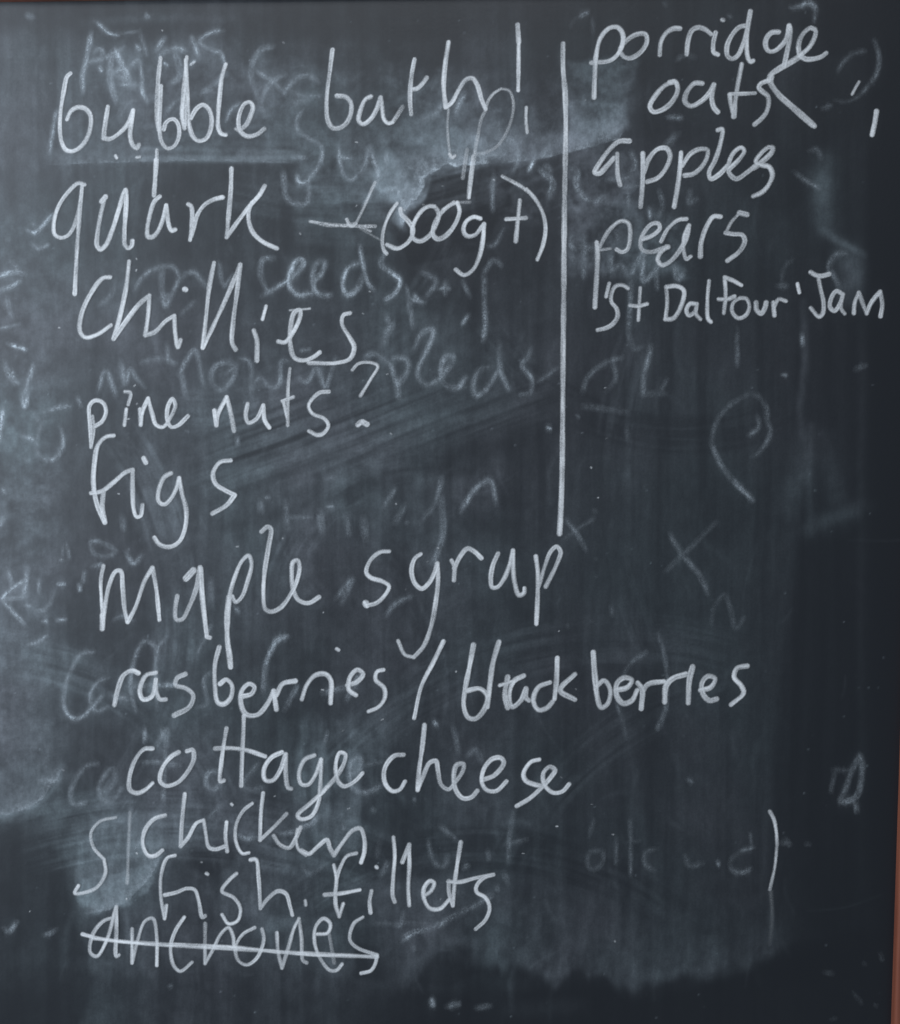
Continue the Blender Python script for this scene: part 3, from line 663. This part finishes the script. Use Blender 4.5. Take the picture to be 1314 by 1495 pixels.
ghost('erased_mark', 'smeared wiped strokes between figs and maple syrup', [
    (C1, ['a.26 w7 :840,220 900,130 950,105 970,190', 'a.25>.12 w6 :770,95 745,190 690,260', 'a.2 w9 :770,170 775,300 740,410', 'a.22 w7 :400,560 440,470 380,540', 'a.22 w6 :560,610 600,560 670,530', 'a.35>.12 w5 :205,680 160,690 135,750', 'a.8 w3 :125,168 133,167', 'a.8 w3 :348,201 368,202', 'a.6 w4 :640,262 643,260',
          'a.25 w6 :185,240 290,240', 'a.22 w8 :100,180 105,220', 'a.2 w8 :195,180 200,280', 'a.18 w10 :320,220 330,290', 'a.18 w10 :420,230 430,300', 'a.18 w12 :480,240 490,320', 'a.22 w7 :600,130 560,200', 'a.18 w8 :640,190 600,260', 'a.5 w3 :770,95 773,97', 'a.2 w6 :340,100 380,95']),
    (A6, ['a.28 w5 :130,590 180,600 240,640 200,665 130,650 110,600', 'a.26 w6 :290,640 330,700 370,660', 'a.42 w5 :230,985 270,965 330,990', 'a.4 w5 :120,715 170,705', 'a.3 w4 :640,1176 720,1015', 'a.2 w9 :720,780 725,900', 'a.25 w6 :840,920 860,945', 'a.25 w4 :1010,1176 1060,1090 1110,1065', 'a.3 w7 :55,800 60,830', 'a.3 w6 :850,60 855,95', 'a.4 w4 :598,28 604,32', 'a.18 w9 :270,460 280,530'])])
ghost('erased_mark', 'criss-crossed wiped strokes along the left edge', [
    (L1, ['a.57 w5 :150,135 190,150 235,110 290,50', 'a.74 w5 :170,205 210,232 265,215', 'a.61 w4 :175,100 205,112', 'a.61 w6 :-10,388 80,365 140,377', 'a.57 w4 :60,310 105,345', 'a.57 w5 :-10,468 70,440 118,408', 'a.34 w5 :40,500 50,560 70,615', 'a.68 w4 :-10,675 110,650', 'a.81 w5 :45,755 145,788',
          'a.47 w7 :185,870 150,980 135,1040', 'a.68 w7 r.7 :60,900 75,950 100,975', 'a.61 w6 :120,1030 138,1100 152,1030', 'a.49 w6 r.7 :230,1130 330,1100 385,1100', 'a.61 w4 :120,1255 180,1278', 'a.30 w6 :330,1200 345,1310 290,1390 220,1370 200,1300 240,1170', 'a.68 w5 r.6 :18,1110 0,1290', 'a.81 w5 :38,183 50,184', 'a.47 w7 r.8 :190,1130 210,1180', 'a.41 w5 :420,1040 445,1095', 'a.41 w7 :140,1385 150,1390', 'a.41 w8 r.8 :20,850 60,950'])], rough=.5)
ghost('erased_mark', 'wiped star of crossed strokes at the left edge beside maple', [
    (L2, ['a.43 w6 :155,480 142,560 130,640', 'a.49 w6 :40,490 72,580', 'a.57 w5 :-5,665 60,605 145,545', 'a.49 w5 :-5,655 60,650 148,640', 'a.49 w6 :20,660 80,730 135,788', 'a.99 w4 :318,572 355,570', 'a.74 w5 :152,905 200,890 255,855', 'a.68 w4 :235,773 255,773', 'a.68 w4 :310,768 358,763', 'a.61 w5 :435,580 436,600', 'a.61 w4 :140,685 165,690',
          'a.41 w5 :465,500 455,560', 'a.35 w4 :360,330 382,430', 'a.34 w4 :342,350 342,410', 'a.38 w4 :495,340 540,330', 'a.30 w7 :215,540 215,620', 'a.27 w6 :300,600 260,700 200,720', 'a.68 w4 :332,440 342,442', 'a.41 w6 :20,60 30,70', 'a.41 w7 :0,260 20,210', 'a.34 w6 :600,1170 650,1190 700,1200']),
    (L3, ['a.27>.88 w5 :320,965 285,990 245,1003', 'a.35 w6 :20,960 50,985 95,930', 'a.41 w5 :935,1285 945,1286'])])
ghost('erased_mark', 'row of small chalk dabs near the bottom edge', [(K1, ['a.7 w7 :833,200 838,218', 'a.45 w6 :890,225 935,215', 'a.3 w7 :1000,230 1050,222'])])

# -------- crumbs of chalk
rc = random.Random(11); crumbs = []
for k in range(60):
    x, y = rc.uniform(10, 900), rc.uniform(30, 1380)
    crumbs.append('w%.1f a%.2f s1.2 :%.1f,%.1f %.1f,%.1f' % (rc.uniform(1.0, 2.6), rc.uniform(.2, .8), x, y, x + rc.uniform(-2, 3), y + rc.uniform(-1.5, 1.5)))
o = chalk('chalk_crumbs', 'tiny specks of chalk scattered over the board', [(PX, crumbs)], mat=M_CHALK, parent=board); o['kind'] = 'stuff'

# -------- the written list
word('handwritten words bubble bath with an exclamation mark', [
    (A1, ['158,283 140,300 122,380 106,480 102,580 112,650 135,690 165,698 205,680 245,630 266,560 262,500 235,470 195,464 160,485 140,528',
          '357,460 348,520 338,590 335,628/ 368,632 410,608 450,570 475,530 492,480/ 480,560 476,620 490,665 512,680 522,663',
          'a.8 :638,200 625,320 618,440 618,520 628,585', '640,350 636,430 632,500 632,580 645,650 675,682 710,670 735,620 735,565 715,530 690,528 665,548 655,580',
          '778,195 768,300 758,420 752,510 765,575', '772,210 780,400 785,500 795,580 815,625 842,642 880,630 905,580 910,520 893,470 865,450 835,465 810,500 800,522', 'a.7 w4 :800,235 818,222', 'a.8 w5 :775,230 770,400 770,560',
          '985,235 965,300 953,400 945,500 945,570 960,603 985,610', '1060,585 1095,555 1120,500 1130,460 1115,437 1088,442 1062,485 1052,540 1062,590 1100,618 1150,608 1190,578', 'w5 :1038,578 1060,592',
          'w5 :398,722 404,732', 'w5 a.8 :512,730 525,728', 'w5 a.85 :618,690 617,740 610,830']),
    (A2, ['205,135 195,220 182,320 178,400 185,460 205,490 235,492 268,470 290,420 288,375 265,350 225,345', '380,348 355,362 330,420 325,458 345,474 375,455 405,410 425,352/ 432,400 440,450 460,470 480,465',
          'a.9>.35 :480,465 500,435 525,395', '580,178 568,240 560,320 560,380 565,430', 'a.9>.6 :565,315 590,312 615,290 635,262', '735,100 720,200 713,300 722,397/ 750,375 780,320 815,270 845,265 868,300 885,360 904,405',
          'w7 :1050,20 1055,100', 'w5.5 :1055,90 1055,200 1053,320', 'w5 :1090,398 1088,450 1094,512'])])
chalk('chalk_line', 'long vertical chalk line dividing the two columns', [(PX, ['w7.2 a.86 r.12 :822,64 822,100 825,135 826,190 825,240 824,300 823.5,355 823,430 822,520 821.5,600 820.5,690 819,740 817,779'])], w=8, mat=M_CHALK, parent=board)
word('handwritten word quark', [
    (A1, ['232,875 200,868 150,910 95,990 70,1080 75,1140 105,1158 145,1145 180,1090 205,1010 215,940 220,882/ 212,960 203,1080 193,1220 187,1340 181,1457', 'w7.5 :185,1360 181,1457',
          'w7.5 :345,940 325,965', '340,950 320,1030 303,1130 300,1200 318,1220 345,1200 380,1120 415,1010 440,930 452,905/ 455,960 450,1050 445,1130 448,1195 465,1214 485,1200 488,1175',
          'w7.5 :615,745 610,830 603,932', '634,938 605,965 580,1040 567,1110 570,1150 590,1156 620,1130 650,1060 668,985/ 675,1050 685,1100 698,1120 715,1115',
          'w6 :785,980 800,990 806,1020 803,1100 795,1170', '800,1150 815,1100 830,1045 870,985 920,955 968,943',
          '1015,790 1012,900 1002,1020 990,1155/ 1050,1070 1120,980 1165,930 1192,882', '1125,970 1108,1010 1108,1070 1130,1130 1180,1178 1257,1215'])])
word('bracketed chalk note reading 500g plus', [
    (A2, ['w5 :500,835 468,880 440,950 432,1010 440,1050 452,1065', 'w6.5 :515,860 520,885 545,910 570,945 570,980 545,1018 500,1042 455,1025', 'w6 :670,850 650,848 620,862 590,900 570,950 575,995 605,1008 645,985 680,930 690,880 672,850',
          'w6.5 :775,832 745,842 705,875 670,930 665,980 685,998 720,985 765,930 785,870 775,832', 'w5 a.8 :710,865 760,830', 'w4 a.45 :775,832 832,830', 'w6.5 :880,905 850,898 815,920 803,960 820,985 855,980 885,945 897,930/ 892,1000 875,1080 845,1140 805,1163 768,1138',
          'w6.5 :1060,822 1050,920 1042,1008', 'w6 :998,908 1045,905 1088,902', 'w5 r.35 :980,712 1060,755 1100,785', 'w5.5 :1090,770 1130,815 1165,880 1178,950 1165,1030 1140,1092'])])
word('small arrow drawn before the bracketed amount', [(A2, ['w4.5 r.45 a.85 :102,918 180,930 270,938 400,940', 'w3.5 r.5 a.6 :120,922 200,940 310,925', 'a.9 w5 :270,908 290,940 312,928', 'a.85>.55 w4.5 :312,928 350,850 385,770 400,740', 'w3.5 a.6 r.5 :300,935 380,962', 'w6 a.8 :275,930 300,938', 'w3 a.3 r.5 :330,950 420,1000'])], name='chalk_arrow')
word('thin looping chalk tail hanging below the word bath', [(A2, ['w3.5 a.55 :735,405 730,480 735,560 742,612', 'w5 a.8 :740,612 752,628 764,618', 'w4 a.85>.5 :904,403 915,370 940,335 975,312', 'w4 a.5>.3 :975,312 1012,322 1030,370 1025,440 990,530 950,580 900,605 865,612', 'w4.5 a.5 :905,410 885,450 870,520 855,600 845,680', 'w5 a.6>.98 :856,600 842,700 828,810', 'w4.5 a.95 :845,620 833,720 824,810', 'w5.5 a.35 :820,590 810,650 800,720'])], name='chalk_mark')
word('handwritten word chillies', [(A5, ['205,88 178,92 130,155 98,230 95,290 115,310 160,298 208,265', '275,30 265,120 242,230 218,315/ 260,255 310,190 350,155/ 345,230 335,302/ 370,290 410,250 442,230/ 445,290 455,345 465,320', 'w8 :480,132 484,134',
          '588,35 570,130 558,240 547,348/ 590,260 640,150 685,42/ 672,150 658,260 655,330 668,355', 'w5.5 :780,195 767,243', '735,285 746,320 746,395', '825,325 850,328 880,290 905,235 905,210 885,218 870,280 870,340 885,385 920,395 955,382 978,365', 'w3 a.7 :868,210 942,204',
          '1090,220 1065,228 1060,260 1088,310 1105,345 1090,388 1040,404 938,404'])])
word('handwritten words pine nuts with a question mark', [(A5, ['w6 :135,715 132,640 130,560 152,542 180,552 190,585 175,620 145,640', 'w5 :140,600 145,650 135,710', 'w5.5 :260,510 280,514 272,558', 'w6 :265,575 258,633', '315,575 318,632/ 322,590 345,535/ 360,590 375,632 400,640 430,600 445,560 435,537 420,560 415,610 430,640 455,635 492,600',
          '590,580 597,634/ 600,600 635,530/ 650,590 662,654', '712,555 705,600 715,625 745,610 770,560/ 775,615 792,642', 'w5 :868,425 862,480 860,560 860,635', 'w5 :840,545 880,530', 'w5 :845,550 858,605', 'w5.5 :1012,510 975,515 937,560 950,590 995,610 1010,635 990,665 970,670 938,655',
          'w5 :1098,430 1120,407 1160,402 1192,415 1165,465 1128,525', 'w7.5 r.3 :1118,632 1133,622 1152,630'])], w=6.2)
word('handwritten word figs', [(A6, ['230,55 190,62 150,105 132,200 128,300 145,400 185,493/ 172,420 178,340', '115,345 170,335 230,290 290,240 325,228/ 325,320 330,420 345,464 365,460 375,405', 'w8 :382,170 392,190', '518,245 485,265 455,340 458,388 485,402 520,370 550,310 560,270/ 575,350 595,430 590,520 560,590 510,617 460,603 435,570',
          '820,180 765,190 730,250 745,300 790,330 840,355/ 800,405 728,448'])])
word('handwritten word maple', [(A6, ['w5.5 :178,712 165,780 168,880 172,950', '175,1030 185,920 210,800 240,740 265,738 275,820 285,930 300,995/ 340,920 385,790 425,722/ 445,830 460,985', 'w8 :172,960 172,1030', '550,865 540,930 545,982 575,982 610,920 645,830 665,720/', 'w7.5 :668,725 676,860 690,990 700,1070', 'w6 :700,1070 715,1074', 'w9 :595,775 632,735',
          'w6 :828,865 845,895 875,870 905,790 925,700 910,660 875,690 840,770 815,860 803,960', 'w8.5 :812,870 803,960 803,1080 815,1176 819,1222', '975,540 1005,515 1022,525 1010,620 990,750 985,870 995,930 1025,943 1075,920 1120,860 1150,800 1168,720 1158,685 1135,692 1128,760 1135,830 1160,882 1210,900 1265,870'])])
word('handwritten word syrup', [(A7, ['305,224 260,228 210,270 190,330 215,358 270,375 305,400 280,450 240,485 190,498', 'w9 :187,486 192,494', '465,237 435,260 418,320 435,385 470,412 505,385 535,330 548,285/', 'a.95>.65 :548,285 552,370 540,480 520,590 480,700 430,758', 'w6 a.7>.95 :430,758 385,745 350,675',
          '620,270 634,300 632,370', '634,310 660,255 700,210 735,225 770,258', '855,235 830,290 818,360 825,405 850,405 880,370 910,300 930,220/ 930,300 940,390 960,445 985,435 988,410', '1045,250 1055,330 1055,430 1048,590', 'w6 a.8 :1060,400 1090,300 1120,225 1150,200 1170,225 1150,290 1095,402'])])
word('handwritten word raspberries', [
    (A8, ['213,265 225,210 245,160 275,143 298,152', '360,150 325,160 303,215 315,245 345,235 360,175/ 362,220 375,245 395,245', '465,155 435,170 430,195 465,205 492,230 480,270 425,302', '585,60 570,120 570,200 580,255 600,262 625,240 630,195 610,175 588,190',
          '665,235 700,225 710,200 690,190 665,215 662,260 680,298 720,300 755,262 778,215/ 788,280', '788,230 810,190 855,180', '878,245 895,195 925,160 960,155 980,175 980,258', 'w6 :1002,66 1008,70', '1040,195 1075,182 1095,155 1075,140 1050,165 1045,210 1070,230', 'w6.5 :1168,140 1145,147 1140,175 1170,205 1172,240 1150,272 1115,288'])], w=7.2)
word('chalk slash between raspberries and blackberries', [(A9, ['205,38 170,110 130,190 105,300'])], name='chalk_slash')
word('handwritten word blackberries', [(A9, ['308,50 295,120 280,200 275,260 290,298 315,302 345,270 355,225 330,200 285,207', '395,40 375,110 365,180 355,262', 'w6 :398,188 440,175', 'w8 :425,160 415,220 425,265', '480,155 445,175 430,230 440,262 470,240 488,200/ 487,230 498,240', '570,178 530,195 513,240 530,272 560,265 578,245', '595,95 592,170 585,235', '655,150 605,205 655,237',
          'w8 :718,75 722,140 730,220', '725,200 745,264 768,250 775,200 755,172 730,190', '795,205 835,195 850,170 825,162 800,180 797,220 820,250 850,240 868,205', 'w8 :870,180 885,200 882,268', '885,215 905,185 960,175', 'w8 :962,245 967,190 990,165 1035,150', 'w8 :1058,125 1047,170 1043,248',
          '1085,205 1120,195 1135,165 1110,157 1090,180 1092,215 1115,240 1140,235', '1245,122 1210,130 1200,160 1225,190 1232,215 1190,254'])], w=7.4)
word('handwritten words cottage cheese', [
    (B1, ['470,172 430,175 385,230 358,320 362,370 395,386 435,370 470,338', '595,190 560,210 515,270 508,330 535,350 590,335 640,280 668,220 662,180 635,185', 'w6 :825,75 812,150 800,240 795,330 812,325', 'w6 :908,15 905,100 900,200 895,350', 'w6 :770,172 840,170 920,180 1010,210',
          '1090,190 1040,215 1005,270 1010,322 1045,325 1080,280 1108,200/ 1108,290 1120,360 1135,365', '1245,205 1200,225 1172,290 1183,342 1215,345 1250,300 1278,225/ 1275,330 1265,430 1230,497 1180,510 1165,492 1220,440 1290,378']),
    (B2, ['42,375 100,310 140,240 145,200 120,192 100,250 112,330 140,353 190,330 228,290', 'w6.5 :425,202 380,207 335,265 335,335 370,376 405,370 432,330', '525,60 515,160 500,270 492,370/ 520,300 550,240 580,232 590,280 605,345 640,368 675,330 710,275 712,247 680,250 665,300 675,370 710,410 750,405 778,375',
          '805,322 860,300 905,240 890,217 850,222 810,270 800,335 825,372 870,375 918,330', '1075,225 1035,237 1000,292 1010,325 1055,345 1085,350', '967,448 1030,410 1085,360 1130,310 1150,275 1125,260 1095,290 1100,345 1140,383 1185,378 1218,343'])], w=6.6)
word('handwritten word chicken', [(B1, ['530,492 480,508 435,560 423,630 450,685 485,685 517,660', '625,390 615,480 608,570 605,640/ 640,600 680,530 715,515/ 725,580 740,645 770,655 820,640', '825,525 820,590 828,665', 'w5 :848,438 852,442', 'w5 :948,435 905,470 870,540 870,620 900,675 932,672', '1000,385 990,480 985,612/ 1050,550 1112,485',
          'w6 :1050,590 1080,632 1125,648 1158,600 1180,550', 'w5 a.8 :1165,560 1158,600 1170,655 1205,685']), (B3, ['w6 :0,212 40,228 80,195 130,158 145,200 165,235/ 210,170 260,110 298,100 318,150 318,220 302,272'])], w=6)
word('handwritten words fish fillets', [
    (B4, ['w5 :515,48 485,58 462,120 460,200 475,290/ 482,240', '475,200 520,190 560,175 590,180 605,220 620,285 630,280', 'w5 :635,117 640,120', '750,118 725,140 695,185 740,210 765,250 755,298 720,310 695,275', '805,65 825,65 835,130 842,252/ 870,215 910,185 940,195 955,240 965,277', 'w5.5 a.8 :1014,222 1016,238']),
    (B3, ['278,225 230,240 200,290 180,350 175,400', '165,285 178,350 172,430 175,490 192,545/ 212,480', '118,435 200,428 295,410', '355,415 345,470 350,525', 'w5 :378,294 382,298', '465,145 472,240 464,350 462,440 472,470', '510,270 545,182/ 545,300 540,400 545,488',
          '620,440 655,415 670,375 650,365 620,400 620,455 650,503 700,505 745,460', '805,170 790,260 775,370 765,490/ 745,420 745,365', '740,368 800,370 880,350 970,333/ 920,350 885,390 885,420 930,450 950,500 930,560 880,608'])], w=5.8)
word('handwritten word anchovies under the strike-through', [
    (B4, ['280,285 240,300 200,350 190,420 215,435 250,380 290,245/ 290,340 290,435 300,430', 'w5 :350,330 350,460/ 370,380 400,300 430,290 445,360 445,470', '550,285 515,340 498,400 510,470 535,492 580,458', 'a.45 :630,310 630,400', '630,400 630,462/ 660,410 690,350 720,325 738,360 740,400', '820,325 775,350 747,400 757,450 790,468 830,440 855,370 848,330',
          '905,345 910,420 925,480/ 950,400 970,330 990,290/ 1000,370 1005,450 1020,460', '1060,350 1100,345 1110,310 1085,290 1055,320 1050,380 1070,440 1108,488 1135,488 1155,465', 'a.4 :1105,345 1125,460', '1235,285 1200,310 1185,370 1210,400 1290,430/ 1282,465 1265,490 1228,500'])], w=5.4, a=.86)
word('horizontal chalk line striking out anchovies', [(B4, ['w6 :160,350 230,368 400,385 700,398 1000,425 1290,437', 'w4.5 :200,366 400,387 1290,436'])], name='strike_line')
word('thin curved letter s left of chicken', [(K2, ['w4.5 a.5>.85 :235,60 175,75 140,120 150,175 190,220', 'w5 a.8>.95 :190,220 195,275 160,330 95,352 78,350 92,322'])], name='chalk_letter')
word('faint upright stroke left of chicken', [(K2, ['w4 a.25>.5 s2.5 :290,40 285,150 280,290', 'w5.5 a.5 s2.5 :281,280 278,312'])], name='chalk_stroke', rough=.3)
word('handwritten word porridge', [
    (A3, ['125,380 128,300 133,220 150,150 185,110 218,108 238,140 225,200 190,235 115,245', '235,215 225,195 245,165 290,135 325,135 330,165 305,205 265,228 240,222', '380,215 385,165 405,130 435,112 458,112', '485,212 490,160 505,120 530,108 560,118 580,135', '597,128 588,170 590,205 605,213', 'w6 :622,78 627,80']),
    (A3b, ['140,190 95,200 40,260 5,340 10,410 40,430 80,410 120,330 150,230 175,85/ 155,200 148,340 160,430 178,452 195,445', '380,235 330,240 293,280 285,330 305,372 345,375 395,340 440,280 455,190/ 462,200 458,300 440,390 420,480', 'w8.5 :457,190 462,230', 'w7.5 a.7 :645,215 615,205 570,235 535,290 522,350', '545,400 600,350 640,280 648,225 615,205', '525,350 535,405 580,432 640,430 690,415 727,388'])], w=7.2, a=.85)
word('handwritten word oats', [
    (A3, ['440,320 405,330 365,370 342,415 355,435 385,430 425,400 450,350 440,318 418,320', '545,325 515,325 485,360 478,395 500,413 540,395 575,360 590,330/ 582,380 590,418 605,436']),
    (A3b, ['w7.5 :112,470 95,560 78,650 65,740 55,850', 'w6.5 :25,690 35,770 52,840', 'w6 :25,685 100,685 210,680', 'w7 :300,590 250,612 238,640 265,670 300,700 308,750 290,820 250,870 205,908'])], w=7.2, a=.85)
word('chalk arrow head pointing from oats toward porridge', [(A3b, ['w8.5 :540,410 460,460 380,505 320,550 310,590/', 'w9 :325,560 320,600 380,690 480,780 560,850 630,912', 'w7.5 a1 :632,912 640,920'])], name='chalk_arrow', a=.84)
word('two short chalk ticks right of oats', [(A3b, ['w5 :965,597 940,640 915,688', 'w7.5 :1092,812 1078,900 1060,982'])], name='chalk_tick', a=.85)
word('handwritten word apples', [
    (A4b, ['388,418 330,420 280,460 220,540 190,598 215,603 260,560 300,515', 'w6.5 :318,490 318,560 322,620 335,670', '465,490 465,580 463,660 452,795', '468,600 500,520 550,465 600,460 622,500 600,570 550,630 490,652', '685,485 678,580 665,680 645,795', '690,560 740,490 790,465 835,470 830,520 790,580 750,608 705,615',
           '895,355 920,350 908,440 878,530 845,600 855,635 900,612 950,560', '960,580 1020,520 1047,475 1030,455 990,480 960,540 960,600 1000,635 1060,600 1110,560']),
    (A3b, ['200,1225 270,1170 330,1110 340,1078 310,1072 250,1120 215,1180 260,1203 310,1215 335,1270 312,1340 260,1400 195,1430'])], w=7.2, a=.86)
word('handwritten word pears', [(A4b, ['200,1000 205,1060 200,1200 190,1370', 'w6 a.75 :205,1060 230,1000 280,920 340,877 382,890 392,970 375,1040 345,1055 315,1040', 'w4 a.5 :205,1045 280,1035', '465,980 520,960 562,920 555,892 520,892 480,930 452,990 460,1040 510,1055 560,1042 610,1025', 'w6 :715,865 670,870 610,920 570,995',
           '600,1025 565,1060 550,1100 575,1130 620,1110 680,1040 720,960 730,902/', 'w6 :728,905 702,970 700,1050 715,1095 740,1080', '795,1080 800,1000 830,910 870,852 910,852', 'w8 :1020,830 1062,840', 'w5 a.65 :1020,832 975,880 943,940', '940,945 985,952 1035,957 1050,990 1020,1050 950,1105'])], w=7, a=.8)
word('handwritten brand words in quotation marks before Jam', [
    (A4b, ['w6.5 :272,1235 255,1310', '380,1263 350,1245 310,1250 287,1290 285,1340 315,1380 320,1425 290,1470 250,1492 205,1502', 'w5.5 :450,1260 445,1350 440,1445', 'w5.5 :390,1360 440,1365 490,1352', 'w6.5 :600,1260 605,1340 595,1440/ 640,1435 690,1350 700,1275 660,1250 600,1255', 'w6 :762,1352 735,1352 715,1390 730,1418 765,1395 775,1352/ 770,1410 795,1440',
           'w6 :845,1220 835,1340 840,1440 855,1455', 'w6 :930,1405 940,1300 935,1200/ 985,1220 1030,1245', 'w6 :900,1325 950,1325 990,1310']),
    (A4c, ['w6 :75,505 38,530 32,580 65,615 105,600 125,555 110,510 75,505', 'w6.5 :162,530 165,570 190,590 210,560 217,530', 'w6.5 :255,530 262,600', 'w6 :260,555 285,512 325,522', 'w6 :388,428 398,475'])], w=6.5, a=.84)
word('handwritten word Jam', [(A4c, ['460,365 490,382 520,385 560,375', '500,385 512,450 530,530 525,590 505,607 460,560', '635,485 600,468 572,505 565,555 590,575 622,530 635,485/ 625,560 645,590', '695,588 700,530 722,475/ 745,540 765,590/ 790,530 838,470/ 850,540 840,605'])], w=6.5, a=.84)
word('single thin curved stroke at lower right of the list', [(R3_, ['w5 a.75>.9 :240,318 262,360 276,430 280,500', 'w4.5 a.85>.6 :280,500 268,620 240,750', 'w5 a.16>.04 s4 :245,760 252,900 240,1050'])], name='chalk_stroke')
# ---- slate mesh
D = np.clip(D, 0, .6)
XS, ZS = XR + .004, ZT + .004
nx = int((XS - XL + .004) / .00088); nz = int((ZS - ZB + .004) / .00088)
gx = np.linspace(XL - .004, XS, nx); gz = np.linspace(ZB - .004, ZS, nz)
SX, SZ = np.meshgrid(gx, gz)
px, py = to_pixel(SX, SZ)
fx = np.clip((px - GX0) / PIT, 0, gw - 1.001); fy = np.clip((py - GY0) / PIT, 0, gh - 1.001)
ix, iy = fx.astype(int), fy.astype(int); fx -= ix; fy -= iy
DV = (D[iy, ix] * (1 - fx) + D[iy, ix + 1] * fx) * (1 - fy) + (D[iy + 1, ix] * (1 - fx) + D[iy + 1, ix + 1] * fx) * fy
me = bpy.data.meshes.new('slate_surface')
me.vertices.add(nx * nz)
me.vertices.foreach_set('co', np.stack([SX, np.zeros_like(SX), SZ], 2).astype(np.float32).ravel())
I = np.arange(nx * nz).reshape(nz, nx)
q = np.stack([I[:-1, :-1], I[:-1, 1:], I[1:, 1:], I[1:, :-1]], 2).reshape(-1, 4).astype(np.int32)
me.loops.add(q.size); me.loops.foreach_set('vertex_index', q.ravel())
me.polygons.add(len(q)); me.polygons.foreach_set('loop_start', np.arange(len(q), dtype=np.int32) * 4)
me.update(calc_edges=True)
me.attributes.new('dust', 'FLOAT', 'POINT').data.foreach_set('value', DV.astype(np.float32).ravel())
slate = link('writing_surface', me, M_SLATE, board)

for o in list(board.children):
    o.matrix_parent_inverse = Matrix.Translation(-sc_off)
